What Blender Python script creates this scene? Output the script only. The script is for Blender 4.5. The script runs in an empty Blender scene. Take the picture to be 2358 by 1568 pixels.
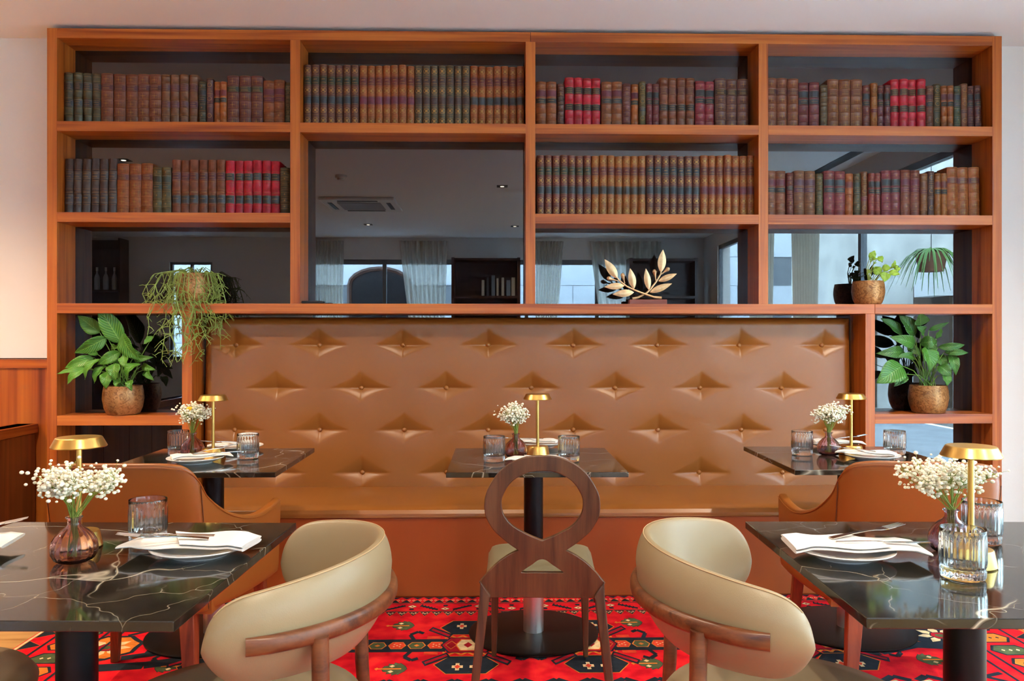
import bpy, bmesh, math, random
from mathutils import Vector, Matrix
random.seed(7)
sc = bpy.context.scene
COL = sc.collection
PI = math.pi

# ------------------------------------------------------------------ camera, world, light, exposure
TH, FPX, EZ = .0222, 1860.0, 1.255
cam_d = bpy.data.cameras.new('camera')
cam_d.sensor_width = 36.0
cam_d.lens = FPX / 2358 * 36.0
cam_d.clip_start = .02
cam = bpy.data.objects.new('camera', cam_d)
cam.location = (0, 0, EZ)
cam.rotation_euler = (PI / 2, 0, -TH)
COL.objects.link(cam)
sc.camera = cam

sc.view_settings.view_transform = 'Standard'
sc.view_settings.look = 'None'
sc.view_settings.gamma = 1.0
sc.view_settings.use_curve_mapping = False
sc.view_settings.exposure = 0.0

world = bpy.data.worlds.new('world')
sc.world = world
world.use_nodes = True
wb = world.node_tree.nodes['Background']
wb.inputs['Color'].default_value = (.53, .785, 1.0, 1)
wb.inputs['Strength'].default_value = 36.0

WIN_R = (-3.4, 3.1, .05, 2.74)        # y0 y1 z0 z1 on the right wall
WIN_F = (-3.0, 2.9, .95, 2.60)         # x0 x1 z0 z1 on the wall behind the camera
ROOM = (-7.0, 3.5, -4.25, 4.62, 2.961)
def portal(name, loc, rot, sx, sy):
    d = bpy.data.lights.new(name, 'AREA'); d.shape = 'RECTANGLE'; d.size = sx; d.size_y = sy
    d.cycles.is_portal = True
    o = bpy.data.objects.new(name, d); o.location = loc; o.rotation_euler = rot; COL.objects.link(o)
portal('daylight_portal', (3.72, -.05, 1.4), (0, PI / 2, 0), 2.7, 6.7)
portal('daylight_portal', (-.05, -4.47, 1.78), (PI / 2, 0, 0), 5.9, 1.65)

SPOT_W = 100.0
SPOT_COL = (1.0, .83, .62)
DOWNLIGHTS = [(-.15, 2.85), (-2.1, 2.85), (2.0, 2.85), (.09, .25), (2.2, .25), (.31, -2.87), (-1.85, -2.74), (-3.5, 1.47), (-5.4, 2.2), (-3.7, 3.3)]

DL_WHERE = ['over the rear middle table', 'over the rear left table', 'over the rear right table', 'over the camera place', 'near the street-side window', 'before the far bookcase', 'before the arched window', 'over the low partition', 'over the far left of the room', 'beside the left wainscot']
cy = sc.cycles
cy.use_denoising = True
cy.use_light_tree = False
cy.use_adaptive_sampling = True
cy.adaptive_threshold = .04
cy.max_bounces = 14
cy.diffuse_bounces = 3
cy.glossy_bounces = 4
cy.transmission_bounces = 14
cy.transparent_max_bounces = 12
cy.sample_clamp_indirect = 40.0
cy.blur_glossy = 1.0

# ------------------------------------------------------------------ helpers
def px_y(u, v, Y):                     # where the sight line of a photo pixel meets the plane y = Y
    a = (u - 1179) / FPX
    dx = math.sin(TH) + a * math.cos(TH); dy = math.cos(TH) - a * math.sin(TH)
    t = Y / dy
    return dx * t, EZ + (784 - v) / FPX * t
def px_z(u, v, Z):                     # ... meets the plane z = Z
    a = (u - 1179) / FPX
    dx = math.sin(TH) + a * math.cos(TH); dy = math.cos(TH) - a * math.sin(TH)
    t = (Z - EZ) / ((784 - v) / FPX)
    return dx * t, dy * t

def lin(h):
    r, g, b = (h if not isinstance(h, str) else [int(h[i:i + 2], 16) for i in (0, 2, 4)])
    f = lambda c: (c / 255 / 12.92) if c / 255 <= .04045 else ((c / 255 + .055) / 1.055) ** 2.4
    return (f(r), f(g), f(b), 1.0)

class MB:
    def __init__(s): s.v = []; s.f = []; s.m = []; s.uv = {}
    def add(s, vs, fs, mi=0, uvs=None):
        b = len(s.v); s.v += [tuple(p) for p in vs]
        for k, f in enumerate(fs):
            if uvs: s.uv[len(s.f)] = [uvs[i] for i in f]
            s.f.append(tuple(b + i for i in f)); s.m.append(mi)
    def box(s, x0, x1, y0, y1, z0, z1, mi=0):
        s.add([(x0, y0, z0), (x1, y0, z0), (x1, y1, z0), (x0, y1, z0), (x0, y0, z1), (x1, y0, z1), (x1, y1, z1), (x0, y1, z1)],
              [(0, 3, 2, 1), (4, 5, 6, 7), (0, 1, 5, 4), (1, 2, 6, 5), (2, 3, 7, 6), (3, 0, 4, 7)], mi)
    def tube(s, pts, rad, n=8, mi=0, cap=True, flat=None):
        pts = [Vector(p) for p in pts]
        if not hasattr(rad, '__len__'): rad = [rad] * len(pts)
        vs = []; prev = None
        for i, p in enumerate(pts):
            t = (pts[min(i + 1, len(pts) - 1)] - pts[max(i - 1, 0)]).normalized()
            if prev is None:
                a = t.cross(Vector((0, 0, 1)))
                if a.length < .05: a = t.cross(Vector((1, 0, 0)))
            else: a = prev - t * prev.dot(t)
            a.normalize(); prev = a; b = t.cross(a)
            k = flat or 1.0
            for j in range(n):
                q = 2 * PI * j / n
                vs.append(p + a * math.cos(q) * rad[i] + b * math.sin(q) * rad[i] * k)
        fs = []
        for i in range(len(pts) - 1):
            for j in range(n):
                fs.append((i * n + j, i * n + (j + 1) % n, (i + 1) * n + (j + 1) % n, (i + 1) * n + j))
        if cap:
            fs.append(tuple(range(n - 1, -1, -1))); fs.append(tuple(len(vs) - n + j for j in range(n)))
        s.add(vs, fs, mi)
    def lathe(s, prof, n=32, c=(0, 0, 0), mi=0, rib=None):
        vs = []; fs = []
        for i, pr in enumerate(prof):
            r, z = pr[0], pr[1]; amp = pr[2] if len(pr) > 2 else 0
            for j in range(n):
                q = 2 * PI * j / n; rr = r
                if rib and amp: rr = r + amp * math.cos(rib * q)
                vs.append((c[0] + rr * math.cos(q), c[1] + rr * math.sin(q), c[2] + z))
        for i in range(len(prof) - 1):
            for j in range(n):
                fs.append((i * n + j, i * n + (j + 1) % n, (i + 1) * n + (j + 1) % n, (i + 1) * n + j))
        if prof[0][0] > 1e-6: fs.append(tuple(range(n - 1, -1, -1)))
        if prof[-1][0] > 1e-6: fs.append(tuple(len(vs) - n + j for j in range(n)))
        s.add(vs, fs, mi)
    def grid(s, fn, nu, nv, cu=False, mi=0, uv=False):
        vs = []; uvs = []
        NU = nu if cu else nu + 1
        for j in range(nv + 1):
            for i in range(NU):
                vs.append(fn(i / nu, j / nv)); uvs.append((i / nu, j / nv))
        fs = []
        for j in range(nv):
            for i in range(nu):
                a = j * NU + i; b = j * NU + (i + 1) % NU
                fs.append((a, b, b + NU, a + NU))
        s.add(vs, fs, mi, uvs if uv else None)
    def prism(s, poly, fn, mi=0):        # poly in 2d, fn(p, 0|1) -> 3d
        n = len(poly)
        vs = [fn(p, 0) for p in poly] + [fn(p, 1) for p in poly]
        fs = [tuple(range(n - 1, -1, -1)), tuple(range(n, 2 * n))] + [(i, (i + 1) % n, n + (i + 1) % n, n + i) for i in range(n)]
        s.add(vs, fs, mi)
    def ball(s, c, r, sub=1, mi=0, sq=(1, 1, 1)):
        V, Fc = ICO[sub]
        s.add([(c[0] + p[0] * r * sq[0], c[1] + p[1] * r * sq[1], c[2] + p[2] * r * sq[2]) for p in V], Fc, mi)
    def mesh(s, name, mats, smooth=False, ang=35, weld=False):
        me = bpy.data.meshes.new(name)
        me.from_pydata(s.v, [], s.f)
        for m in (mats if isinstance(mats, (list, tuple)) else [mats]): me.materials.append(m)
        me.polygons.foreach_set('material_index', s.m)
        if s.uv:
            ul = me.uv_layers.new(name='UVMap')
            for p in me.polygons:
                q = s.uv.get(p.index)
                if q:
                    for k, li in enumerate(p.loop_indices): ul.data[li].uv = q[k]
        if weld or True:
            bm = bmesh.new(); bm.from_mesh(me)
            if weld: bmesh.ops.remove_doubles(bm, verts=bm.verts, dist=1e-5)
            bmesh.ops.recalc_face_normals(bm, faces=bm.faces)
            bm.to_mesh(me); bm.free()
        if smooth:
            me.polygons.foreach_set('use_smooth', [True] * len(me.polygons))
            if ang < 180: me.set_sharp_from_angle(angle=math.radians(ang))
        me.update()
        return me
    def build(s, name, mats, parent=None, smooth=False, ang=35, bevel=0, weld=False, kind=None, label=None, seg=2):
        return link(name, s.mesh(name, mats, smooth, ang, weld), parent, bevel, kind, label, seg)
def link(name, me, parent=None, bevel=0, kind=None, label=None, seg=2):
    o = bpy.data.objects.new(name, me); COL.objects.link(o)
    if parent: o.parent = parent
    if bevel:
        b = o.modifiers.new('bevel', 'BEVEL'); b.width = bevel; b.segments = seg; b.limit_method = 'ANGLE'; b.angle_limit = math.radians(40)
    if kind: o['kind'] = kind
    if label: o['label'] = label
    return o
ICO = {}
for k in (1, 2, 3):
    bm = bmesh.new(); bmesh.ops.create_icosphere(bm, subdivisions=k, radius=1)
    bm.verts.ensure_lookup_table()
    ICO[k] = ([tuple(v.co) for v in bm.verts], [tuple(v.index for v in f.verts) for f in bm.faces]); bm.free()

def tag(o, label, cat, group=None, kind=None):
    if label: o['label'] = label
    if cat: o['category'] = cat
    if group: o['group'] = group
    if kind: o['kind'] = kind
    return o
def thing(name, label, cat, loc=(0, 0, 0), rz=0, group=None):
    o = bpy.data.objects.new(name, None); o.empty_display_size = .05
    COL.objects.link(o); o.location = loc; o.rotation_euler = (0, 0, rz)
    return tag(o, label, cat, group)
def dup(root, label=None, loc=None, rz=None, parent=None):
    r = root.copy(); COL.objects.link(r); r.parent = parent
    if loc is not None: r.location = loc
    if rz is not None: r.rotation_euler = (0, 0, rz)
    if label: r['label'] = label
    for c in list(root.children): dup(c, parent=r)
    return r
def struct(name, mb, mat, **k):
    o = mb.build(name, mat, **k); o['kind'] = 'structure'; return o

# ------------------------------------------------------------------ materials
def newmat(name):
    m = bpy.data.materials.new(name); m.use_nodes = True
    nt = m.node_tree; b = nt.nodes['Principled BSDF']
    return m, nt, b
def N(nt, t, **kw):
    n = nt.nodes.new(t)
    for k, v in kw.items():
        if k in n.inputs: n.inputs[k].default_value = v
        else: setattr(n, k, v)
    return n
def plain(name, c, rough=.5, metal=0, spec=.5, bump=0, bscale=200, var=0, vscale=6, coat=0, sheen=0):
    m, nt, b = newmat(name)
    c = lin(c)
    b.inputs['Base Color'].default_value = c
    b.inputs['Roughness'].default_value = rough
    b.inputs['Metallic'].default_value = metal
    b.inputs['Specular IOR Level'].default_value = spec
    if coat: b.inputs['Coat Weight'].default_value = coat; b.inputs['Coat Roughness'].default_value = .1
    if sheen: b.inputs['Sheen Weight'].default_value = sheen
    tc = N(nt, 'ShaderNodeTexCoord')
    if var:
        no = N(nt, 'ShaderNodeTexNoise', Scale=vscale, Detail=2.0)
        nt.links.new(tc.outputs['Object'], no.inputs['Vector'])
        hs = N(nt, 'ShaderNodeHueSaturation', Color=c)
        mr = N(nt, 'ShaderNodeMapRange'); mr.inputs[1].default_value = .3; mr.inputs[2].default_value = .7
        mr.inputs[3].default_value = 1 - var; mr.inputs[4].default_value = 1 + var
        nt.links.new(no.outputs['Fac'], mr.inputs[0]); nt.links.new(mr.outputs[0], hs.inputs['Value'])
        nt.links.new(hs.outputs[0], b.inputs['Base Color'])
    if bump:
        no = N(nt, 'ShaderNodeTexNoise', Scale=bscale, Detail=2.0)
        nt.links.new(tc.outputs['Object'], no.inputs['Vector'])
        bp = N(nt, 'ShaderNodeBump', Strength=bump, Distance=.002)
        nt.links.new(no.outputs['Fac'], bp.inputs['Height']); nt.links.new(bp.outputs[0], b.inputs['Normal'])
    return m
def ramp(nt, stops, interp='LINEAR'):
    r = N(nt, 'ShaderNodeValToRGB'); e = r.color_ramp; e.interpolation = interp
    while len(e.elements) > 1: e.elements.remove(e.elements[-1])
    e.elements[0].position = stops[0][0]; e.elements[0].color = stops[0][1]
    for p, c in stops[1:]:
        q = e.elements.new(p); q.color = c
    return r
def wood(name, dark, mid, light, axis=0, rough=.38, scale=1.0, coat=0):
    m, nt, b = newmat(name)
    tc = N(nt, 'ShaderNodeTexCoord'); mp = N(nt, 'ShaderNodeMapping')
    s = [22 * scale] * 3; s[axis] = .9 * scale
    mp.inputs['Scale'].default_value = s
    oi = N(nt, 'ShaderNodeObjectInfo')
    ad = N(nt, 'ShaderNodeVectorMath', operation='ADD'); sc_ = N(nt, 'ShaderNodeMath', operation='MULTIPLY'); sc_.inputs[1].default_value = 37.0
    nt.links.new(oi.outputs['Random'], sc_.inputs[0])
    nt.links.new(tc.outputs['Object'], ad.inputs[0]); nt.links.new(sc_.outputs[0], ad.inputs[1])
    nt.links.new(ad.outputs[0], mp.inputs['Vector'])
    n1 = N(nt, 'ShaderNodeTexNoise', Scale=1.0, Detail=2.0, Roughness=.6, Distortion=.6)
    nt.links.new(mp.outputs[0], n1.inputs['Vector'])
    mp2 = N(nt, 'ShaderNodeMapping'); s2 = [160 * scale] * 3; s2[axis] = 2.5 * scale; mp2.inputs['Scale'].default_value = s2
    nt.links.new(ad.outputs[0], mp2.inputs['Vector'])
    n2 = N(nt, 'ShaderNodeTexNoise', Scale=1.0, Detail=2.0); nt.links.new(mp2.outputs[0], n2.inputs['Vector'])
    r = ramp(nt, [(.28, lin(dark)), (.48, lin(mid)), (.72, lin(light))])
    mx = N(nt, 'ShaderNodeMath', operation='MULTIPLY_ADD'); mx.inputs[1].default_value = .32; 
    nt.links.new(n2.outputs['Fac'], mx.inputs[0])
    sb = N(nt, 'ShaderNodeMath', operation='SUBTRACT'); sb.inputs[1].default_value = .16
    nt.links.new(n1.outputs['Fac'], sb.inputs[0]); nt.links.new(sb.outputs[0], mx.inputs[2])
    nt.links.new(mx.outputs[0], r.inputs[0]); nt.links.new(r.outputs[0], b.inputs['Base Color'])
    b.inputs['Roughness'].default_value = rough
    if coat: b.inputs['Coat Weight'].default_value = coat; b.inputs['Coat Roughness'].default_value = .15
    bp = N(nt, 'ShaderNodeBump', Strength=.08, Distance=.001)
    nt.links.new(n2.outputs['Fac'], bp.inputs['Height']); nt.links.new(bp.outputs[0], b.inputs['Normal'])
    return m
def marble(name):
    m, nt, b = newmat(name)
    tc = N(nt, 'ShaderNodeTexCoord'); oi = N(nt, 'ShaderNodeObjectInfo')
    ad = N(nt, 'ShaderNodeVectorMath', operation='ADD'); k = N(nt, 'ShaderNodeMath', operation='MULTIPLY'); k.inputs[1].default_value = 19.0
    nt.links.new(oi.outputs['Random'], k.inputs[0]); nt.links.new(tc.outputs['Object'], ad.inputs[0]); nt.links.new(k.outputs[0], ad.inputs[1])
    base = N(nt, 'ShaderNodeTexNoise', Scale=9.0, Detail=2.0, Roughness=.65); nt.links.new(ad.outputs[0], base.inputs['Vector'])
    rb = ramp(nt, [(.3, lin('151410')), (.55, lin('26231c')), (.75, lin('35312a'))]); nt.links.new(base.outputs['Fac'], rb.inputs[0])
    def vein(scale, wid, dist, seed):
        wn = N(nt, 'ShaderNodeTexNoise', Scale=scale * 1.7, Detail=2.0, Roughness=.6)
        of = N(nt, 'ShaderNodeVectorMath', operation='ADD'); of.inputs[1].default_value = (seed, seed * .7, 0)
        nt.links.new(ad.outputs[0], of.inputs[0]); nt.links.new(of.outputs[0], wn.inputs['Vector'])
        mul = N(nt, 'ShaderNodeVectorMath', operation='SCALE'); mul.inputs['Scale'].default_value = dist
        nt.links.new(wn.outputs['Color'], mul.inputs[0])
        a2 = N(nt, 'ShaderNodeVectorMath', operation='ADD'); nt.links.new(of.outputs[0], a2.inputs[0]); nt.links.new(mul.outputs[0], a2.inputs[1])
        vo = N(nt, 'ShaderNodeTexVoronoi', feature='DISTANCE_TO_EDGE', Scale=scale); nt.links.new(a2.outputs[0], vo.inputs['Vector'])
        fr = ramp(nt, [(0, (1, 1, 1, 1)), (wid, (.25, .25, .25, 1)), (wid * 2, (0, 0, 0, 1))]); nt.links.new(vo.outputs['Distance'], fr.inputs[0])
        mk = N(nt, 'ShaderNodeTexNoise', Scale=scale * 1.3, Detail=2.0); nt.links.new(of.outputs[0], mk.inputs['Vector'])
        mr = ramp(nt, [(.40, (0, 0, 0, 1)), (.52, (1, 1, 1, 1))]); nt.links.new(mk.outputs['Fac'], mr.inputs[0])
        mu = N(nt, 'ShaderNodeMath', operation='MULTIPLY'); nt.links.new(fr.outputs[0], mu.inputs[0]); nt.links.new(mr.outputs[0], mu.inputs[1])
        return mu
    v1 = vein(2.1, .0042, .22, 3.1); v2 = vein(5.5, .006, .10, 8.3)
    mx = N(nt, 'ShaderNodeMath', operation='MAXIMUM'); h = N(nt, 'ShaderNodeMath', operation='MULTIPLY'); h.inputs[1].default_value = .45
    nt.links.new(v2.outputs[0], h.inputs[0]); h1 = N(nt, 'ShaderNodeMath', operation='MULTIPLY'); h1.inputs[1].default_value = .85; nt.links.new(v1.outputs[0], h1.inputs[0]); nt.links.new(h1.outputs[0], mx.inputs[0]); nt.links.new(h.outputs[0], mx.inputs[1])
    mix = N(nt, 'ShaderNodeMix', data_type='RGBA'); mix.inputs[7].default_value = lin('b8ae98')
    nt.links.new(mx.outputs[0], mix.inputs[0]); nt.links.new(rb.outputs[0], mix.inputs[6]); nt.links.new(mix.outputs[2], b.inputs['Base Color'])
    b.inputs['Roughness'].default_value = .07; b.inputs['IOR'].default_value = 1.6
    return m
def glass(name, c, ior=1.48, rough=0.0):
    m, nt, b = newmat(name)
    b.inputs['Base Color'].default_value = c; b.inputs['Transmission Weight'].default_value = 1.0
    b.inputs['Roughness'].default_value = rough; b.inputs['IOR'].default_value = ior
    return m
def seethrough(name, c, trans, gloss=.08, rough=0.0, translucent=0.0):
    m, nt, b = newmat(name); nt.nodes.remove(b)
    out = nt.nodes['Material Output']
    t = N(nt, 'ShaderNodeBsdfTransparent'); t.inputs[0].default_value = c
    if translucent:
        g = N(nt, 'ShaderNodeBsdfTranslucent'); g.inputs[0].default_value = c
        d = N(nt, 'ShaderNodeBsdfDiffuse'); d.inputs[0].default_value = c
        gm = N(nt, 'ShaderNodeMixShader'); gm.inputs[0].default_value = translucent
        nt.links.new(d.outputs[0], gm.inputs[1]); nt.links.new(g.outputs[0], gm.inputs[2]); g = gm
    else:
        g = N(nt, 'ShaderNodeBsdfGlossy'); g.inputs['Roughness'].default_value = rough
    mx = N(nt, 'ShaderNodeMixShader'); mx.inputs[0].default_value = 1 - trans
    nt.links.new(t.outputs[0], mx.inputs[1]); nt.links.new(g.outputs[0], mx.inputs[2]); nt.links.new(mx.outputs[0], out.inputs[0])
    return m
def emit(name, c, s):
    m, nt, b = newmat(name)
    b.inputs['Emission Color'].default_value = c; b.inputs['Emission Strength'].default_value = s; b.inputs['Base Color'].default_value = c
    return m
def leafmat(name, a, b_, vein):
    m, nt, b = newmat(name)
    uv = N(nt, 'ShaderNodeUVMap'); sp = N(nt, 'ShaderNodeSeparateXYZ'); nt.links.new(uv.outputs[0], sp.inputs[0])
    ab = N(nt, 'ShaderNodeMath', operation='SUBTRACT'); ab.inputs[1].default_value = .5; nt.links.new(sp.outputs[1], ab.inputs[0])
    a2 = N(nt, 'ShaderNodeMath', operation='ABSOLUTE'); nt.links.new(ab.outputs[0], a2.inputs[0])
    k = N(nt, 'ShaderNodeMath', operation='MULTIPLY_ADD'); k.inputs[1].default_value = -.55; nt.links.new(a2.outputs[0], k.inputs[0]); nt.links.new(sp.outputs[0], k.inputs[2])
    s = N(nt, 'ShaderNodeMath', operation='MULTIPLY'); s.inputs[1].default_value = 75.0; nt.links.new(k.outputs[0], s.inputs[0])
    si = N(nt, 'ShaderNodeMath', operation='SINE'); nt.links.new(s.outputs[0], si.inputs[0])
    mr = N(nt, 'ShaderNodeMapRange'); mr.inputs[1].default_value = -.2; mr.inputs[2].default_value = 1.0; nt.links.new(si.outputs[0], mr.inputs[0])
    rib = ramp(nt, [(0, (1, 1, 1, 1)), (.035, (0, 0, 0, 1))]); nt.links.new(a2.outputs[0], rib.inputs[0])
    mm = N(nt, 'ShaderNodeMath', operation='MULTIPLY'); mm.inputs[1].default_value = .45; nt.links.new(mr.outputs[0], mm.inputs[0])
    mx = N(nt, 'ShaderNodeMath', operation='MAXIMUM'); nt.links.new(mm.outputs[0], mx.inputs[0]); nt.links.new(rib.outputs[0], mx.inputs[1])
    oi = N(nt, 'ShaderNodeObjectInfo')
    mixa = N(nt, 'ShaderNodeMix', data_type='RGBA'); mixa.inputs[6].default_value = lin(a); mixa.inputs[7].default_value = lin(b_); nt.links.new(oi.outputs['Random'], mixa.inputs[0])
    mix = N(nt, 'ShaderNodeMix', data_type='RGBA'); mix.inputs[7].default_value = lin(vein)
    nt.links.new(mx.outputs[0], mix.inputs[0]); nt.links.new(mixa.outputs[2], mix.inputs[6]); nt.links.new(mix.outputs[2], b.inputs['Base Color'])
    b.inputs['Roughness'].default_value = .35
    bp = N(nt, 'ShaderNodeBump', Strength=.35, Distance=.002); nt.links.new(si.outputs[0], bp.inputs['Height']); nt.links.new(bp.outputs[0], b.inputs['Normal'])
    return m
def leather(name, c, rough=.42, var=.06):
    m, nt, b = newmat(name)
    tc = N(nt, 'ShaderNodeTexCoord')
    vo = N(nt, 'ShaderNodeTexVoronoi', Scale=420.0); nt.links.new(tc.outputs['Object'], vo.inputs['Vector'])
    bp = N(nt, 'ShaderNodeBump', Strength=.12, Distance=.0006); nt.links.new(vo.outputs['Distance'], bp.inputs['Height']); nt.links.new(bp.outputs[0], b.inputs['Normal'])
    no = N(nt, 'ShaderNodeTexNoise', Scale=3.0, Detail=2.0); nt.links.new(tc.outputs['Object'], no.inputs['Vector'])
    mr = N(nt, 'ShaderNodeMapRange'); mr.inputs[1].default_value = .3; mr.inputs[2].default_value = .7; mr.inputs[3].default_value = 1 - var; mr.inputs[4].default_value = 1 + var
    nt.links.new(no.outputs['Fac'], mr.inputs[0])
    hs = N(nt, 'ShaderNodeHueSaturation', Color=lin(c)); nt.links.new(mr.outputs[0], hs.inputs['Value']); nt.links.new(hs.outputs[0], b.inputs['Base Color'])
    b.inputs['Roughness'].default_value = rough
    return m

W_DARK, W_MID, W_LIGHT = '863a10', 'ae5a1c', 'c4702a'
M = dict(
    wood_h=wood('wood_horizontal', W_DARK, W_MID, W_LIGHT, 0), wood_v=wood('wood_vertical', W_DARK, W_MID, W_LIGHT, 2),
    panel_v=wood('wood_panelling', '70300c', '9c4d18', 'b8661f', 2, scale=.6, rough=.3), panel_h=wood('wood_rail', '7a3510', 'a85418', 'bd6a22', 0, rough=.3),
    walnut=wood('walnut', '3a2312', '52351f', '644429', 2, scale=1.2), walnut_l=wood('walnut_rail', '44210f', '64371c', '784626', 0, scale=1.4),
    floorwood=wood('oak_floor', '9c7040', 'bd9058', 'd0a870', 0, rough=.35),
    darkwood=wood('dark_wood', '2a120a', '40200f', '4f2a16', 2),
    ceiling=plain('ceiling_paint', 'f1f2f4', .85, bump=.05, bscale=60), wall=plain('wall_paint', 'e6e0da', .8, bump=.15, bscale=90),
    sofa=leather('sofa_leather', '8c541f', .33), armchair=leather('armchair_leather', '8a4d1a', .36), cream=leather('cream_leather', '8c7a5b', .42),
    khaki=leather('khaki_leather', '746c54', .4), marble=marble('dark_marble'),
    blackmetal=plain('black_metal', '17181c', .38, .6), steel=plain('brushed_steel', 'dcd8d2', .36, 1.0), brass=plain('brass', 'dcb666', .30, 1.0),
    cutlery=plain('cutlery_steel', 'd8d2ca', .15, 1.0), china=plain('white_china', 'e0dcd6', .12), linen=plain('white_linen', 'dad6d0', .8, bump=.15, bscale=500),
    pot=None, soil=plain('soil', '2a1c12', .95, bump=.8, bscale=120), stem=plain('green_stem', '5f8a34', .5), cactus=plain('cactus_green', '7c9446', .5, var=.25, vscale=25),
    floret=plain('floret_cream', 'f0e8d0', .75), stalk=plain('stalk_green', '7d8f34', .6), yellow=plain('yellow_petal', 'f0c020', .6),
    gilt=plain('gilt', 'a07a40', .4, .4), pages=plain('page_edges', 'cdb995', .8), gold_bronze=plain('pale_bronze', 'd3b184', .36, .55, var=.15, vscale=40),
    black=plain('matt_black', '0d0d0f', .5), grey=plain('mid_grey', '777b80', .5), white=plain('white_paint', 'e6e4e0', .5),
    tumbler=glass('clear_glass', (.97, .99, .98, 1)), vaseglass=glass('mauve_glass', (.80, .58, .62, 1), 1.35),
    leaf=leafmat('lily_leaf', '2f6b1c', '4d8a26', '7fae48'), leaf2=leafmat('dark_lily_leaf', '24561e', '3a7426', '6a9c48'), pothos=leafmat('pothos_leaf', '6f9c22', '8fb52e', 'b9cf5c'),
    bluemark=plain('blue_print', '2a4f9c', .5), rub=plain('rubber', '101010', .8),
)
# bookcase back: dark mirror glass
m, nt, b = newmat('black_glass'); b.inputs['Base Color'].default_value = (.004, .004, .005, 1); b.inputs['Roughness'].default_value = .0; b.inputs['IOR'].default_value = 1.85
M['blackglass'] = m
# hammered bronze pot
m, nt, b = newmat('hammered_bronze')
tc = N(nt, 'ShaderNodeTexCoord'); n1 = N(nt, 'ShaderNodeTexNoise', Scale=38.0, Detail=2.0, Distortion=2.2); nt.links.new(tc.outputs['Object'], n1.inputs['Vector'])
n2 = N(nt, 'ShaderNodeTexNoise', Scale=9.0, Detail=2.0); nt.links.new(tc.outputs['Object'], n2.inputs['Vector'])
r1 = ramp(nt, [(.38, lin('8a5e36')), (.46, lin('ab7a48')), (.62, lin('bd8a56'))]); nt.links.new(n1.outputs['Fac'], r1.inputs[0])
r2 = ramp(nt, [(.42, lin('8a7a62')), (.55, (1, 1, 1, 1))]); nt.links.new(n2.outputs['Fac'], r2.inputs[0])
mx = N(nt, 'ShaderNodeMix', data_type='RGBA', blend_type='MULTIPLY'); mx.inputs[0].default_value = .4
nt.links.new(r1.outputs[0], mx.inputs[6]); nt.links.new(r2.outputs[0], mx.inputs[7]); nt.links.new(mx.outputs[2], b.inputs['Base Color'])
b.inputs['Metallic'].default_value = .45; b.inputs['Roughness'].default_value = .36
bp = N(nt, 'ShaderNodeBump', Strength=.7, Distance=.003); nt.links.new(r1.outputs[0], bp.inputs['Height']); nt.links.new(bp.outputs[0], b.inputs['Normal'])
M['pot'] = m

# ------------------------------------------------------------------ room shell
X0, X1, Y0, Y1, ZC = ROOM
mb = MB(); mb.box(X0, X1, Y0, Y1, -.06, 0); floor = struct('floor', mb, M['floorwood'])
mb = MB(); mb.box(-1.2, .0, -.045, .045, 0, .004); plank_me = mb.mesh('plank', M['floorwood'])
for r in range(26):
    for c in range(2):
        o = link('plank', plank_me, floor); o.location = (-4.6 + c * 1.205 + .6 * (r % 2), 2.2 + r * .0925, 0)
mb = MB(); mb.box(X0, X1, Y0, Y1, ZC, ZC + .1); struct('ceiling', mb, M['ceiling'])
mb = MB(); mb.box(X0, X1 + .2, Y1, Y1 + .15, 0, ZC); struct('wall_back', mb, M['wall'])
mb = MB(); mb.box(X0 - .15, X0, Y0, Y1, 0, ZC); struct('wall_left', mb, M['wall'])
y0, y1, z0, z1 = WIN_R
mb = MB()
mb.box(X1, X1 + .2, Y0, y0, 0, ZC); mb.box(X1, X1 + .2, y1, Y1, 0, ZC); mb.box(X1, X1 + .2, y0, y1, z1, ZC); mb.box(X1, X1 + .2, y0, y1, -.06, z0)
struct('wall_right', mb, M['wall'])
x0, x1, wz0, wz1 = WIN_F
mb = MB()
mb.box(X0, -5.35, Y0 - .2, Y0, 0, ZC); mb.box(-4.65, x0, Y0 - .2, Y0, 0, ZC); mb.box(-5.35, -4.65, Y0 - .2, Y0, 0, .95); mb.box(-5.35, -4.65, Y0 - .2, Y0, 2.55, ZC); mb.box(x1, X1 + .2, Y0 - .2, Y0, 0, ZC); mb.box(x0, x1, Y0 - .2, Y0, wz1, ZC); mb.box(x0, x1, Y0 - .2, Y0, 0, wz0)
struct('wall_front', mb, M['wall'])
pane = seethrough('window_pane', (.96, .98, 1, 1), .93, rough=0)
sheer = seethrough('sheer_curtain', (.86, .82, .74, 1), .30, translucent=.55)
# windows
win = thing('window_1', None, None); win['kind'] = 'structure'
for i in range(5):
    t = i / 4
    mb = MB(); yy = y0 + (y1 - y0) * t; mb.box(X1 + .02, X1 + .08, yy - .03, yy + .03, z0, z1); mb.build('window_post', M['grey'], win)
for zz in (z0 + .03, z1 - .03):
    mb = MB(); mb.box(X1 + .02, X1 + .08, y0, y1, zz - .03, zz + .03); mb.build('window_rail', M['grey'], win)
for i in range(4):
    a = y0 + (y1 - y0) * i / 4 + .03; bb = y0 + (y1 - y0) * (i + 1) / 4 - .03
    mb = MB(); mb.box(X1 + .045, X1 + .051, a, bb, z0 + .06, z1 - .06); mb.build('pane', pane, win)
win = thing('window_2', None, None); win['kind'] = 'structure'
for i in range(6):
    xx = x0 + (x1 - x0) * i / 5
    mb = MB(); mb.box(xx - .03, xx + .03, Y0 - .1, Y0 - .04, wz0, wz1); mb.build('window_post', M['grey'], win)
for zz in (wz0 + .03, wz1 - .04):
    mb = MB(); mb.box(x0, x1, Y0 - .1, Y0 - .04, zz - .04, zz + .04); mb.build('window_rail', M['grey'], win)
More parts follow.
